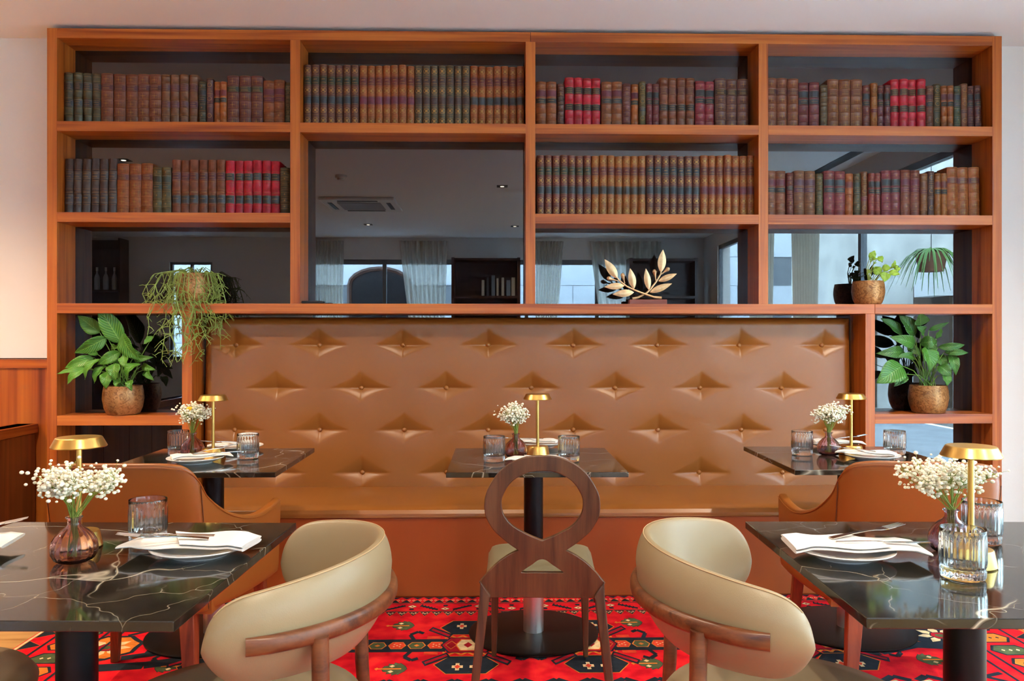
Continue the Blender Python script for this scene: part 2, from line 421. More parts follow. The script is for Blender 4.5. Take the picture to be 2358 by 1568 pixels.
for i in range(5):
    a = x0 + (x1 - x0) * i / 5 + .03; bb = x0 + (x1 - x0) * (i + 1) / 5 - .03
    mb = MB(); mb.box(a, bb, Y0 - .075, Y0 - .069, wz0 + .07, wz1 - .08); mb.build('pane', pane, win)
# curtains of the wall behind the camera (seen in the glass), tied aside
def curtain(pos, axis, w_top, w_bot, shift, label, zt=2.9, zb=.05):
    def fn(u, v):
        w = w_bot + (w_top - w_bot) * v; c = shift * (1 - v) ** 1.3
        s = c + (u - .5) * w; d = .035 * math.sin(u * 2 * PI * 9) * (.6 + .4 * v)
        z = zb + (zt - zb) * v
        return (pos[0] + s, pos[1] + d, z) if axis == 0 else (pos[0] + d, pos[1] + s, z)
    mb = MB(); mb.grid(fn, 110, 8)
    return tag(mb.build('sheer_curtain', sheer, smooth=True, ang=180), label, 'curtain')
curtain((-2.72, Y0 + .07), 0, .5, .4, .0, 'sheer curtain reflected left of the arched window in the dark glass')
curtain((-1.16, Y0 + .07), 0, .8, .35, .15, 'sheer curtain gathered aside, reflected right of the arched window')
curtain((.92, Y0 + .07), 0, .46, .25, -.15, 'sheer curtain gathered aside, reflected beside the dark bookcase')
curtain((2.18, Y0 + .07), 0, 1.2, .7, .2, 'sheer curtain reflected behind the bronze olive branch sculpture')
curtain((X1 - .15, -.9), 1, 1.0, .7, 0, 'sheer curtain hanging at the rear end of the street-side window')
curtain((X1 - .15, .55), 1, .8, .5, 0, 'sheer curtain hanging at the middle of the street-side window')
win = thing('window_3', None, None); win['kind'] = 'structure'
for a in (-5.33, -5.0, -4.67):
    mb = MB(); mb.box(a - .02, a + .02, Y0 - .1, Y0 - .04, .95, 2.55); mb.build('window_post', M['grey'], win)
for zz in (.97, 1.75, 2.53):
    mb = MB(); mb.box(-5.35, -4.65, Y0 - .1, Y0 - .04, zz - .02, zz + .02); mb.build('window_rail', M['grey'], win)
mb = MB(); mb.box(-5.35, -4.65, Y0 - .075, Y0 - .069, .95, 2.55); mb.build('pane', pane, win)
bs = thing('bottle_shelf', 'dark wall cabinet with bottles, reflected at the far left of the glass', 'cabinet', (-6.45, Y0 + .02, 0))
mb = MB(); mb.box(-.5, .45, 0, .03, 0, 2.9); mb.build('back_panel', M['darkwood'], bs)
for zz in (1.2, 1.65, 2.07):
    mb = MB(); mb.box(-.5, .45, .03, .32, zz - .025, zz); mb.build('shelf', M['darkwood'], bs)
for a in (-.5, .42):
    mb = MB(); mb.box(a, a + .03, .03, .32, 0, 2.9); mb.build('side_panel', M['darkwood'], bs)
bo = thing('bottle', '', 'bottle'); bo['group'] = 'bottles on the reflected cabinet'
mb = MB(); mb.lathe([(0, 0), (.04, 0), (.042, .01), (.042, .2), (.03, .24), (.015, .27), (.014, .31), (0, .31)], 16); mb.build('body', plain('pale_bottle', 'b8bcc0', .15), bo, smooth=True)
mb = MB(); mb.lathe([(0, .31), (.017, .31), (.017, .37), (0, .37)], 12); mb.build('stopper', M['white'], bo)
for k in range(6):
    o = bo if k == 0 else dup(bo)
    o.location = (-6.85 + k * .14, Y0 + .2, 2.0705); o['label'] = f"{['first', 'second', 'third', 'fourth', 'fifth', 'sixth'][k]} from right of six pale bottles reflected in the left-hand glass"
# opposite dark bookcase with a few books
bc = thing('dark_bookcase', 'dark wood bookcase by the far window, reflected in the glass', 'bookcase', (-.13, Y0 + .2, 0))
for a, bb in ((-.55, -.5), (.5, .55)):
    mb = MB(); mb.box(a, bb, 0, .35, 0, 2.58); mb.build('side_panel', M['darkwood'], bc)
for zz in (0.05, .75, 1.35, 1.95, 2.55):
    mb = MB(); mb.box(-.5, .5, 0, .35, zz - .02, zz + .02); mb.build('shelf', M['darkwood'], bc)
mb = MB(); mb.box(-.5, .5, 0, .02, 0, 2.58); mb.build('back_panel', M['darkwood'], bc)
for i in range(7):
    mb = MB(); w = random.uniform(.03, .07); h = random.uniform(.24, .34); mb.box(0, w, 0, .2, 0, h)
    o = mb.build('book', plain('reflected_book', random.choice(['b8b2a8', '6a7a88', '3c3c40', '904838']), .6)); o.location = (-.2 + i * .08, Y0 + .24, 1.972)
    tag(o, f"{['first', 'second', 'third', 'fourth', 'fifth', 'sixth', 'seventh'][i]} from left of seven books on the reflected dark bookcase", 'book', 'books on the reflected bookcase')
bc2 = dup(bc, 'second dark wood bookcase reflected behind the olive branch sculpture', (2.72, Y0 + .2, 0))
# street outside the far window: pale stone facade with an arched opening
fac = plain('pale_stone', 'd5dae0', .8, bump=.2, bscale=20)
mb = MB()
arch = [(-.6, 0), (-.6, 2.40)] + [(-.6 * math.cos(PI * k / 10), 2.40 + .34 * math.sin(PI * k / 10)) for k in range(1, 10)] + [(.6, 2.40), (.6, 0)]
fl = thing('stone_facade', 'pale stone facade with arched window seen reflected in glass', 'building', (-2.36, -7.6, 0))
for zz in range(10):
    for xx in range(14):
        a = -8 + xx * 1.15 + (.5 if zz % 2 else 0); bz = zz * .6
        if a + 1.14 > -.62 and a < .62 and bz < 2.4: continue
        mb2 = MB(); mb2.box(a + .005, a + 1.145, -.1, 0, bz + .005, bz + .595); mb2.build('stone', fac, fl)
mb2 = MB(); mb2.box(-9, 8.6, -.12, -.03, 0, 6.2); mb2.build('mortar_wall', M['grey'], fl)
mb2 = MB(); mb2.prism(arch, lambda p, k: (p[0], .03 if k else -.02, p[1])); mb2.build('arched_pane', M['blackmetal'], fl)
mb2 = MB(); mb2.tube([(p[0] * 1.04, .04, p[1]) for p in arch], .05, 6); mb2.build('arch_frame', M['darkwood'], fl)
# street outside on the right: weathered white facade, paving, wall box and hanging plant
sf = thing('street_facade', 'weathered white street facade reflected in the right-hand glass', 'building', (6.6, -3.0, 0))
mb2 = MB(); mb2.box(0, .3, -9, 9, 0, 6.5); mb2.build('rendered_wall', plain('old_render', 'cfc9bd', .9, var=.25, vscale=1.5), sf)
for k in range(3):
    mb2 = MB(); mb2.box(-.05, 0, -2.6 + k * 2.3, -1.6 + k * 2.3, .1, 2.1); mb2.build('wooden_shutter', plain('shutter_brown', '5a4636', .8), sf)
mb2 = MB(); mb2.box(-.3, 0, .2, .75, 1.9, 2.5); mb2.build('cable_box', M['white'], sf)
mb = MB(); mb.box(X1 + .2, 6.6, -9, 9, -.1, -.02); struct('ground', mb, plain('street_paving', 'c4c9cd', .7, var=.2, vscale=3))
mb = MB(); mb.box(-10, X1 + .2, -7.6, Y0 - .2, -.1, -.02); struct('ground', mb, plain('street_paving_b', 'c4c9cd', .7, var=.2, vscale=3))
hp = thing('hanging_plant', 'hanging spider plant outside, reflected in the right-hand glass', 'plant', (4.6, .78, 1.98))
mb = MB(); mb.lathe([(.0, 0), (.12, .0), (.16, .2), (.15, .2), (.11, .05), (0, .05)], 20); mb.build('pot', plain('terracotta', '8a5a40', .8), hp, smooth=True)
for k in range(60):
    a = random.uniform(0, 2 * PI); L = random.uniform(.25, .5); mb = MB()
    pts = [(math.cos(a) * L * t, math.sin(a) * L * t, .2 + .28 * t - .75 * L * 2 * t * t) for t in (0, .25, .5, .75, 1)]
    mb.tube(pts, [.008, .01, .009, .006, .002], 4, flat=.3); mb.build('leaf', M['stem'], hp)
mb = MB(); mb.tube([(0, 0, .2), (0, 0, 1.6)], .004, 5); mb.build('cord', M['black'], hp)

# ceiling fittings
dl = thing('downlight', 'square black recessed downlight', 'light')
mb = MB(); mb.box(-.06, .06, -.06, .06, -.004, -.0005); mb.build('trim_plate', M['black'], dl)
mb = MB(); mb.lathe([(0, -.006), (.022, -.006), (.022, -.004), (0, -.004)], 16); mb.build('lamp_lens', emit('lamp_lens', (1, .85, .6, 1), 25), dl)
for i, (lx, ly) in enumerate(DOWNLIGHTS):
    o = dl if i == 0 else dup(dl)
    o.location = (lx, ly, ZC); o['label'] = 'square black recessed downlight ' + DL_WHERE[i]; o['group'] = 'recessed ceiling downlights'
    d = bpy.data.lights.new('downlight_beam', 'SPOT'); warm = lx < -2.5; d.energy = SPOT_W * (1.5 if warm else 1.0); d.color = (1.0, .58, .26) if warm else SPOT_COL; d.spot_size = math.radians(130); d.spot_blend = .8; d.shadow_soft_size = .03
    b_ = bpy.data.objects.new('downlight_beam', d); b_.location = (0, 0, -.03); b_.parent = o; COL.objects.link(b_)
ac = thing('ceiling_air_conditioner', 'white ceiling air conditioning cassette reflected in the big dark pane', 'air conditioner', (-1.64, -.9, ZC))
mb = MB(); mb.box(-.45, .45, -.45, .45, -.035, -.001); mb.build('fascia', M['white'], ac, bevel=.01)
mb = MB(); mb.box(-.26, .26, -.26, .26, -.042, -.036); mb.build('intake_grille', plain('grille_grey', '9a9a9a', .6), ac)
for a in range(4):
    mb = MB(); mb.box(-.24, .24, .33, .38, -.04, -.0355); o = mb.build('air_slot', M['black'], ac); o.rotation_euler = (0, 0, a * PI / 2)
sd = thing('smoke_detector', 'small white ceiling smoke detector reflected in the big dark pane', 'detector', (-1.58, .8, ZC))
mb = MB(); mb.lathe([(0, -.05), (.035, -.05), (.04, -.03), (.06, -.028), (.06, -.001), (0, -.001)], 24); mb.build('housing', M['white'], sd, smooth=True)
sl = MB(); sl.box(-.06, .06, -2.0, 3.5, -.004, -.0005)
o = sl.build('curtain_track', M['blackmetal']); o.location = (X1 - .22, .3, ZC); tag(o, 'dark curtain track along the ceiling at the street-side window', 'curtain track')

# wainscot left of the bookcase
mb = MB(); mb.box(-5.0, -2.408, 4.585, 4.62, 0, 1.10); wn = struct('wainscot', mb, M['panel_v'])
mb = MB(); mb.box(-5.0, -2.408, 4.575, 4.62, 1.10, 1.150); mb.build('cap_rail', M['panel_h'], wn, bevel=.002)
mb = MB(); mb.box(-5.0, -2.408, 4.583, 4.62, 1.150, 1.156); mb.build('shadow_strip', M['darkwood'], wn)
hw = thing('half_wall', 'low wood-panelled partition at the left edge beside the bookcase', 'partition', (-2.56, 0, 0))
mb = MB(); mb.box(-.10, -.012, .6, 4.575, 0, .79); mb.build('core', M['panel_v'], hw)
mb = MB(); mb.box(-.11, .012, .6, 4.575, .74, .79); mb.build('top_rail', wood('partition_rail', '5c2208', '7c3510', '914516', 1, rough=.25), hw, bevel=.003)
pv = wood('partition_panel', '4a1e0a', '6c3212', '80401a', 2, rough=.3, scale=.7)
for k in range(11):
    a = 4.57 - .372 * (k + 1); mb = MB(); mb.box(-.012, .0, a + .003, a + .369, 0.0, .738); mb.build('panel', pv, hw, bevel=.002)
sg = thing('oval_sign', 'small white oval plate with blue lettering on the left wainscot rail', 'sign', (-2.832, 4.574, 1.122))
ov = [(.06 * math.copysign(abs(math.cos(a)) ** .6, math.cos(a)), .0155 * math.copysign(abs(math.sin(a)) ** .8, math.sin(a))) for a in [2 * PI * k / 28 for k in range(28)]]
mb = MB(); mb.prism(ov, lambda p, k: (p[0], -.004 if k else 0, p[1])); mb.build('plate', M['white'], sg)
def text_mb(txt, h, fn, mb=None, mi=0):
    cu = bpy.data.curves.new('t', 'FONT'); cu.body = txt; cu.size = 1; cu.resolution_u = 2; cu.align_x = 'CENTER'
    ob = bpy.data.objects.new('t', cu); COL.objects.link(ob)
    dg = bpy.context.evaluated_depsgraph_get(); me = bpy.data.meshes.new_from_object(ob.evaluated_get(dg))
    mb = mb or MB()
    mb.add([fn(v.co.x * h, v.co.y * h) for v in me.vertices], [tuple(p.vertices) for p in me.polygons], mi)
    bpy.data.objects.remove(ob); bpy.data.curves.remove(cu); bpy.data.meshes.remove(me)
    return mb
text_mb('y', .032, lambda x, z: (x + .036, -.0045, z - .006)).build('lettering', M['bluemark'], sg)

# ------------------------------------------------------------------ bookcase
BF, BB, T = 4.40, 4.595, .053
BL, BR = -2.405, 2.804
case = thing('bookcase', 'wall-wide built-in wooden bookcase with dark glass back around the sofa', 'bookcase')
def board(name, x0, x1, z0, z1, horiz, y0=BF, y1=BB, label=None):
    mb = MB(); mb.box(x0, x1, y0, y1, z0, z1)
    return mb.build(name, M['wood_h'] if horiz else M['wood_v'], case, bevel=.0012, label=label)
ZT, ZTb = 2.936, 2.883
S1, S2, S3, S4 = 2.436, 1.946, 1.455, .850
board('upright', BL, BL + T, 0, ZT, 0); board('upright', BR - T, BR, 0, ZT, 0)
board('top_board', BL + T, .197, ZTb, ZT, 1); board('top_board', .199, BR - T, ZTb, ZT, 1)
DIV = [(-1.104, -1.051), (.172, .225), (1.451, 1.504)]
for a, bb in DIV: board('divider', a, bb, S3, ZTb, 0)
edges = [BL + T, -1.104, -1.051, .172, .225, 1.451, 1.504, BR - T]
bays = [(edges[0], edges[1]), (edges[2], edges[3]), (edges[4], edges[5]), (edges[6], edges[7])]
for i, (a, bb) in enumerate(bays):
    board('shelf', a, bb, S1 - T, S1, 1)
    if i != 1: board('shelf', a, bb, S2 - T, S2, 1)
board('long_shelf', BL + T, 2.095, S3 - T, S3, 1); board('long_shelf', 2.097, BR - T, S3 - T, S3, 1)
PL, PR = (-1.685, -1.632), (2.043, 2.096)
board('post', PL[0], PL[1], 0, S3 - T, 0); board('post', PR[0], PR[1], 0, S3 - T, 0)
board('low_shelf', BL + T, PL[0], S4 - T, S4, 1); board('low_shelf', PR[1], BR - T, S4 - T, S4, 1)
def gpanel(x0, x1, z0, z1):
    mb = MB(); mb.box(x0 + .0005, x1 - .0005, BB - .004, BB + .004, z0 + .0005, z1 - .0005); mb.build('glass_back', M['blackglass'], case)
for i, (a, bb) in enumerate(bays):
    gpanel(a, bb, S1, ZTb)
    if i == 1: gpanel(a, bb, S3, S1 - T)
    else: gpanel(a, bb, S2, S1 - T); gpanel(a, bb, S3, S2 - T)
for a, bb in ((BL + T, PL[0]), (PR[1], BR - T)):
    gpanel(a, bb, S4, S3 - T); gpanel(a, bb, .02, S4 - T)
gpanel(PL[1], PR[0], .02, S3 - T)

# ------------------------------------------------------------------ books
SP = 4.466                                   # spine line
leathers = {}
def bookleather(h):
    if h in leathers: return leathers[h]
    m, nt, b = newmat('book_leather_' + h)
    tc = N(nt, 'ShaderNodeTexCoord'); oi = N(nt, 'ShaderNodeObjectInfo')
    no = N(nt, 'ShaderNodeTexNoise', Scale=28.0, Detail=2.0, Roughness=.65)
    ad = N(nt, 'ShaderNodeVectorMath', operation='ADD'); k = N(nt, 'ShaderNodeMath', operation='MULTIPLY'); k.inputs[1].default_value = 9.0
    nt.links.new(oi.outputs['Random'], k.inputs[0]); nt.links.new(tc.outputs['Object'], ad.inputs[0]); nt.links.new(k.outputs[0], ad.inputs[1]); nt.links.new(ad.outputs[0], no.inputs['Vector'])
    mr = N(nt, 'ShaderNodeMapRange'); mr.inputs[1].default_value = .3; mr.inputs[2].default_value = .7; mr.inputs[3].default_value = .62; mr.inputs[4].default_value = 1.25
    nt.links.new(no.outputs['Fac'], mr.inputs[0])
    hs = N(nt, 'ShaderNodeHueSaturation', Color=lin(h)); nt.links.new(mr.outputs[0], hs.inputs['Value'])
    nt.links.new(hs.outputs[0], b.inputs['Base Color']); b.inputs['Roughness'].default_value = .45
    bp = N(nt, 'ShaderNodeBump', Strength=.2, Distance=.001); nt.links.new(no.outputs['Fac'], bp.inputs['Height']); nt.links.new(bp.outputs[0], b.inputs['Normal'])
    leathers[h] = m; return m
DES = {   # bands: (z0, z1) fractions ; ribs ; ornament
    'imp': dict(bands=[(.665, .815, 'title'), (.333, .482, 'volume')], ribs=[.18, .33, .485, .66, .82, .95], dash=[.77, .735, .70, .43, .385]),
    'que': dict(bands=[(.624, .774, 'title'), (.20, .365, 'volume')], ribs=[.19, .37, .43, .62, .78], dash=[.73, .675, .29]),
    'art': dict(bands=[(.673, .812, 'title'), (.357, .492, 'volume')], ribs=[.03, .16, .345, .50, .66, .82, .97], ros=[.905, .583, .254, .085], text=True),
    'cross': dict(bands=[(.675, .79, 'title')], ribs=[.16, .33, .49, .655, .80, .965], cross=[.885, .57, .41, .245, .08], dash=[.755, .72, .70]),
    'two': dict(bands=[(.667, .813, 'title'), (.525, .636, 'volume')], ribs=[.14, .30, .505, .65, .83, .94], dot=[.89, .40, .22], dash=[.58]),
    'plain': dict(bands=[(.60, .70, 'title')], ribs=[.10, .24, .36, .50, .59, .71, .82, .93], dot=[.87, .76, .43, .30, .17], dash=[.65]),
    'ring': dict(bands=[(.36, .44, 'volume')], ribs=[.02, .46, .70, .97], ring=[.57, .86, .2], dash=[.77, .73, .68, .64, .4]),
}
def make_book(w, h, col, design, bandcols, dep=.112):
    D = DES[design]; w2 = w / 2 - .0006; rd = min(.011, w * .24)
    sy = lambda x: rd * (abs(x) / w2) ** 2.2
    mb = MB()
    zs = {0, h}
    ribs = [r * h for r in D['ribs']]
    raised = design not in ('art',)
    for r in ribs:
        for d in (-.005, -.0025, .0025, .005): zs.add(min(h, max(0, r + d)))
    zs = sorted(zs); nx = 8
    def rib_off(z):
        if not raised: return .0003 if any(abs(z - r) < .003 for r in ribs) else 0
        return .0022 if any(abs(z - r) < .003 for r in ribs) else 0
    prof = [-w2 + 2 * w2 * i / nx for i in range(nx + 1)]
    vs = []; fs = []
    K = nx + 3
    for z in zs:
        o = rib_off(z)
        for x in prof: vs.append((x, sy(x) - o, z))
        vs.append((w2, dep, z)); vs.append((-w2, dep, z))
    for j in range(len(zs) - 1):
        for i in range(K): fs.append((j * K + i, j * K + (i + 1) % K, (j + 1) * K + (i + 1) % K, (j + 1) * K + i))
    fs.append(tuple(range(K - 1, -1, -1))); fs.append(tuple((len(zs) - 1) * K + i for i in range(K)))
    mb.add(vs, fs)
    body = mb.mesh('book', bookleather(col), smooth=True, ang=50)
    pm = MB(); pm.box(-w2 + .002, w2 - .002, rd + .006, dep + .003, .003, h - .003)
    parts = [('page_block', pm.mesh('page_block', M['pages']), None, None)]; letters = {}
    for k, (a, b_, nm) in enumerate(D['bands']):
        bm_ = MB(); off = .0008
        bm_.grid(lambda u, v: (-w2 * 1.004 + 2 * w2 * 1.004 * u, sy(-w2 + 2 * w2 * u) - off, h * (a + (b_ - a) * v)), 10, 1)
        parts.append((nm + '_band', bm_.mesh(nm + '_band', bookleather(bandcols[min(k, len(bandcols) - 1)]), smooth=True), None, nm))
    g = MB(); main = g; go = lambda x: sy(x) - (.0032 if raised else .0016)
    def strip(x0, x1, z0, z1, n=1):
        g.grid(lambda u, v: (x0 + (x1 - x0) * u, go(x0 + (x1 - x0) * u), z0 + (z1 - z0) * v), n, 1)
    for r in ribs:
        for d in (-.0065, .0065): strip(-w2 * .92, w2 * .92, r + d - .0004, r + d + .0004, 8)
    def ring(zc, R, t):
        def fn(u, v):
            rr = R - t / 2 + t * v; a = 2 * PI * u; return (rr * math.cos(a), go(rr * math.cos(a)), zc + rr * math.sin(a))
        g.grid(fn, 18, 1, cu=True)
    def star(zc, R, q):
        for k in range(4):
            a = q + k * PI / 2
            p = [(0, 0), (R * .28 * math.cos(a - .6), R * .28 * math.sin(a - .6)), (R * math.cos(a), R * math.sin(a)), (R * .28 * math.cos(a + .6), R * .28 * math.sin(a + .6))]
            g.add([(x, go(x), zc + z) for x, z in p], [(0, 1, 2, 3)])
    for f in D.get('ros', []):
        ring(f * h, w * .36, .0016); star(f * h, w * .24, 0); star(f * h, w * .42, PI / 4)
        for q in range(8): star(f * h + math.sin(q * PI / 4 + .39) * w * .36, 0.003, 0)
    for f in D.get('cross', []):
        c = w * .22; strip(-c, c, f * h - .0008, f * h + .0008, 4); strip(-.0008, .0008, f * h - c, f * h + c)
        star(f * h, .005, PI / 4)
        for sx in (-1, 1): strip(sx * w * .33 - .0004, sx * w * .33 + .0004, f * h - w * .3, f * h + w * .3)
    for f in D.get('dot', []): star(f * h, w * .13, 0)
    for f in D.get('ring', []): ring(f * h, w * .3, .0018)
    for f in D.get('dash', []):
        hit = [nm for a, b_, nm in D['bands'] if a < f < b_]
        g = letters.setdefault(hit[0], MB()) if hit else main
        x = -w * .3
        while x < w * .28:
            L = random.choice((.0018, .0026)); strip(x, x + L * .55, f * h - .0022, f * h + .0022); x += L + .0012
    if D.get('text'):
        g = letters.setdefault('title', MB())
        text_mb('ART', .0105, lambda x, z: (x, go(x), z + .748 * h), g); text_mb('JOURNAL', .0072, lambda x, z: (x, go(x), z + .70 * h), g)
    parts.append(('gilt_tooling', main.mesh('gilt_tooling', M['gilt']), 'stuff', None))
    return body, parts, {k: v.mesh('gilt_lettering', M['gilt']) for k, v in letters.items()}
ORD = ['', 'first', 'second', 'third', 'fourth', 'fifth', 'sixth', 'seventh']; NUM = ['', 'one', 'two', 'three', 'four', 'five', 'six', 'seven']
TEAL, MAR, BLK, GRN = '2a3238', '5c2330', '26282a', '2a3326'
def books(scale, ox, oy, z, shelf, bay, groups):
    for (a, b_, n, top, col, des, bands, desc, lean) in groups:
        u0, u1 = ox + a / scale, ox + b_ / scale
        x0 = px_y(u0, 300, SP)[0]; x1 = px_y(u1, 300, SP)[0]
        h = px_y((u0 + u1) / 2, oy + top / scale, SP)[1] - z
        w = (x1 - x0) / n
        body, parts, letters = make_book(w, h, col, des, bands)
        for k in range(n):
            o = link('book', body)
            o.location = (x0 + w * (k + .5), SP + random.uniform(-.004, .006), z + .0005 + abs(lean) * w); o.scale = (1, 1, random.uniform(.988, 1.004))
            o.rotation_euler = (0, lean, 0)
            for nm, me, kd, key in parts:
                c_ = link(nm, me, o, kind=kd)
                if key in letters: link('gilt_lettering', letters[key], c_, kind='stuff')
            d = desc if n > 1 else desc
            lab = (f'{ORD[k + 1]} from left of {NUM[n]} {d}s, {shelf} shelf, {bay} bay' if n > 1 else f'single {d}, {shelf} shelf, {bay} bay')
            tag(o, lab, 'book', f'old books on the {shelf} shelf of the {bay} bay')
books(3.369, 0, 0, S1, 'top', 'first', [
    (492, 777, 4, 562, '45452f', 'imp', [TEAL], 'dark green volume', 0), (780, 1246, 5, 572, '6b3a28', 'cross', ['4e2430'], 'red-brown cross-tooled volume', 0),
    (1248, 1530, 4, 577, '6b452c', 'imp', ['54303a'], 'dull brown volume', 0), (1535, 1597, 1, 630, '34382a', 'two', [TEAL], 'short dark green volume', 0),
    (1600, 1652, 1, 612, '523030', 'ring', ['523030'], 'thin purple-brown volume', 0), (1655, 1756, 2, 630, '9a5320', 'two', ['6e2428', BLK], 'short orange volume', 0),
    (1758, 2034, 3, 585, '5c2e2a', 'cross', [GRN], 'maroon volume with dark band', 0), (2038, 2204, 2, 618, '7c421e', 'two', [MAR], 'orange-brown volume', 0),
    (2208, 2262, 1, 635, '42402a', 'plain', ['42402a'], 'olive volume by the divider', 0)])
books(3.93, 660, 60, S1, 'top', 'second', [
    (152, 652, 7, 348, '5a352c', 'art', [GRN, TEAL], 'dark brown rosette volume', 0), (655, 1155, 7, 352, '8a4a22', 'art', ['642a28', '62283a'], 'tan rosette volume', 0),
    (1157, 1657, 7, 357, '4a4434', 'art', ['443430', '40302e'], 'grey-green rosette volume', 0), (1660, 2152, 7, 362, '87451c', 'art', ['602c2c', '2e3236'], 'orange rosette volume', 0)])
books(3.93, 1200, 60, S1, 'top', 'third', [
    (135, 321, 2, 500, '7d421e', 'two', [MAR, BLK], 'orange-brown volume', 0), (325, 394, 1, 522, '4a2c24', 'plain', [BLK], 'short dark brown volume', 0),
    (397, 721, 4, 467, 'a8182c', 'imp', [BLK], 'bright red volume', 0), (728, 916, 2, 500, '7a4424', 'two', [MAR, BLK], 'brown volume after the reds', 0),
    (918, 994, 1, 520, '5c3030', 'plain', ['5c3030'], 'maroon gold-lined volume', 0), (997, 1066, 1, 522, '904d1e', 'two', [MAR, BLK], 'short orange volume', 0),
    (1068, 1129, 1, 503, '4e4626', 'ring', [TEAL], 'olive volume with ring', 0), (1132, 1251, 2, 520, '62262c', 'two', [BLK], 'thin wine-red volume', 0),
    (1252, 1573, 4, 467, '6c3a24', 'imp', ['522a2c', BLK], 'tall brown volume', 0), (1578, 1753, 2, 495, '7a2430', 'two', [BLK], 'wide wine-red volume', 0),
    (1755, 2062, 3, 473, '54302a', 'cross', ['33261e'], 'dark brown cross-tooled volume', 0)])
books(3.8155, 1740, 60, S1, 'top', 'fourth', [
    (88, 382, 3, 456, '6c3822', 'cross', ['50282a'], 'red-brown volume by the divider', 0), (385, 562, 2, 492, '642a2e', 'two', [TEAL], 'wine volume with slate bands', 0),
    (568, 637, 1, 517, '463a26', 'plain', ['463a26'], 'short olive-brown volume', 0), (638, 943, 3, 465, '6e3f24', 'cross', ['5c2e26'], 'broad brown cross-tooled volume', 0),
    (945, 1013, 1, 518, '5e2c28', 'two', [BLK], 'short maroon volume', 0), (1015, 1076, 1, 497, '7e4a1e', 'ring', [MAR], 'thin orange volume with ring', 0),
    (1078, 1191, 2, 515, '54292e', 'two', [BLK], 'thin purple-maroon volume', 0), (1192, 1500, 4, 465, 'a8182c', 'imp', ['3a2a26'], 'bright red volume', 0),
    (1503, 1571, 1, 525, '5c3526', 'two', ['44262a', TEAL], 'brown volume right of the reds', 0), (1572, 1636, 1, 503, '403a24', 'ring', [GRN], 'dark olive volume with ring', 0),
    (1638, 1746, 2, 520, '84481e', 'two', ['50282c', BLK], 'short orange volume', 0), (1748, 1811, 1, 525, '36432e', 'two', [TEAL], 'green volume', 0),
    (1812, 1872, 1, 505, '6a3e24', 'ring', ['4e2a2a'], 'brown volume with ring', 0), (1875, 1990, 2, 523, '4c2828', 'two', [BLK], 'dark maroon end volume', -.012)])
books(3.647, 100, 300, S2, 'second', 'first', [
    (170, 610, 6, 238, '3e3430', 'que', ['38302e'], 'near-black volume', .012), (612, 908, 3, 277, '854620', 'cross', ['5a2a30'], 'orange-brown cross-tooled volume', .01),
    (911, 1067, 2, 305, '4a4426', 'two', [GRN], 'short olive volume', 0), (1070, 1526, 6, 247, '6c3c26', 'que', ['52282c', '2c3034'], 'brown volume with slate band', 0),
    (1527, 1982, 6, 252, 'a8182c', 'que', [BLK], 'bright red volume', 0), (1986, 2068, 1, 315, '3e3a26', 'plain', ['3e3a26'], 'dark olive volume', 0)])
books(3.647, 1200, 300, S2, 'second', 'third', [
    (132, 590, 7, 208, '62302a', 'art', [GRN, TEAL], 'maroon rosette volume', 0), (592, 1050, 7, 212, '8c501f', 'art', ['5c2a28', '33312e'], 'tan rosette volume', 0),
    (1052, 1507, 7, 212, '5c332c', 'art', [TEAL, TEAL], 'purple-brown rosette volume', 0), (1508, 1968, 7, 208, '8a481e', 'art', ['5a2a26', '602a34'], 'orange rosette volume', 0)])
books(3.647, 1740, 300, S2, 'second', 'fourth', [
    (84, 258, 2, 337, '70402a', 'two', [MAR, BLK], 'brown volume by the divider', 0), (262, 324, 1, 357, '5a2a28', 'plain', [TEAL], 'short maroon volume', 0),
    (328, 506, 2, 338, '684028', 'two', ['50303a'], 'brown volume with purple bands', 0), (510, 576, 1, 357, '444026', 'plain', ['444026'], 'short olive volume', 0),
    (577, 756, 2, 340, '6c2a30', 'two', [TEAL], 'wine volume with slate bands', 0), (757, 826, 1, 360, '8a481e', 'two', ['642a28', '8a481e'], 'short orange volume', 0),
    (827, 891, 1, 360, '403c26', 'two', [GRN], 'olive volume with dark bands', 0), (892, 949, 1, 342, '60391f', 'ring', [MAR], 'thin brown volume with ring', 0),
    (950, 1060, 2, 357, '702c28', 'two', [BLK], 'thin red-brown volume', 0), (1061, 1224, 2, 335, '6a2a32', 'two', [BLK], 'broad wine volume', 0),
    (1225, 1385, 2, 333, '663326', 'two', [MAR], 'broad brown volume', 0), (1388, 1451, 1, 360, '6e4526', 'two', ['643a24', '54282a'], 'short tan volume', 0),
    (1452, 1509, 1, 340, '44302e', 'ring', ['44302e'], 'dark purple volume with ring', 0), (1510, 1617, 2, 357, '86501f', 'two', ['5c2a26', BLK], 'thin orange volume', 0),
    (1620, 1892, 3, 308, '8a4a20', 'cross', ['54242c'], 'tall orange cross-tooled volume', -.018)])

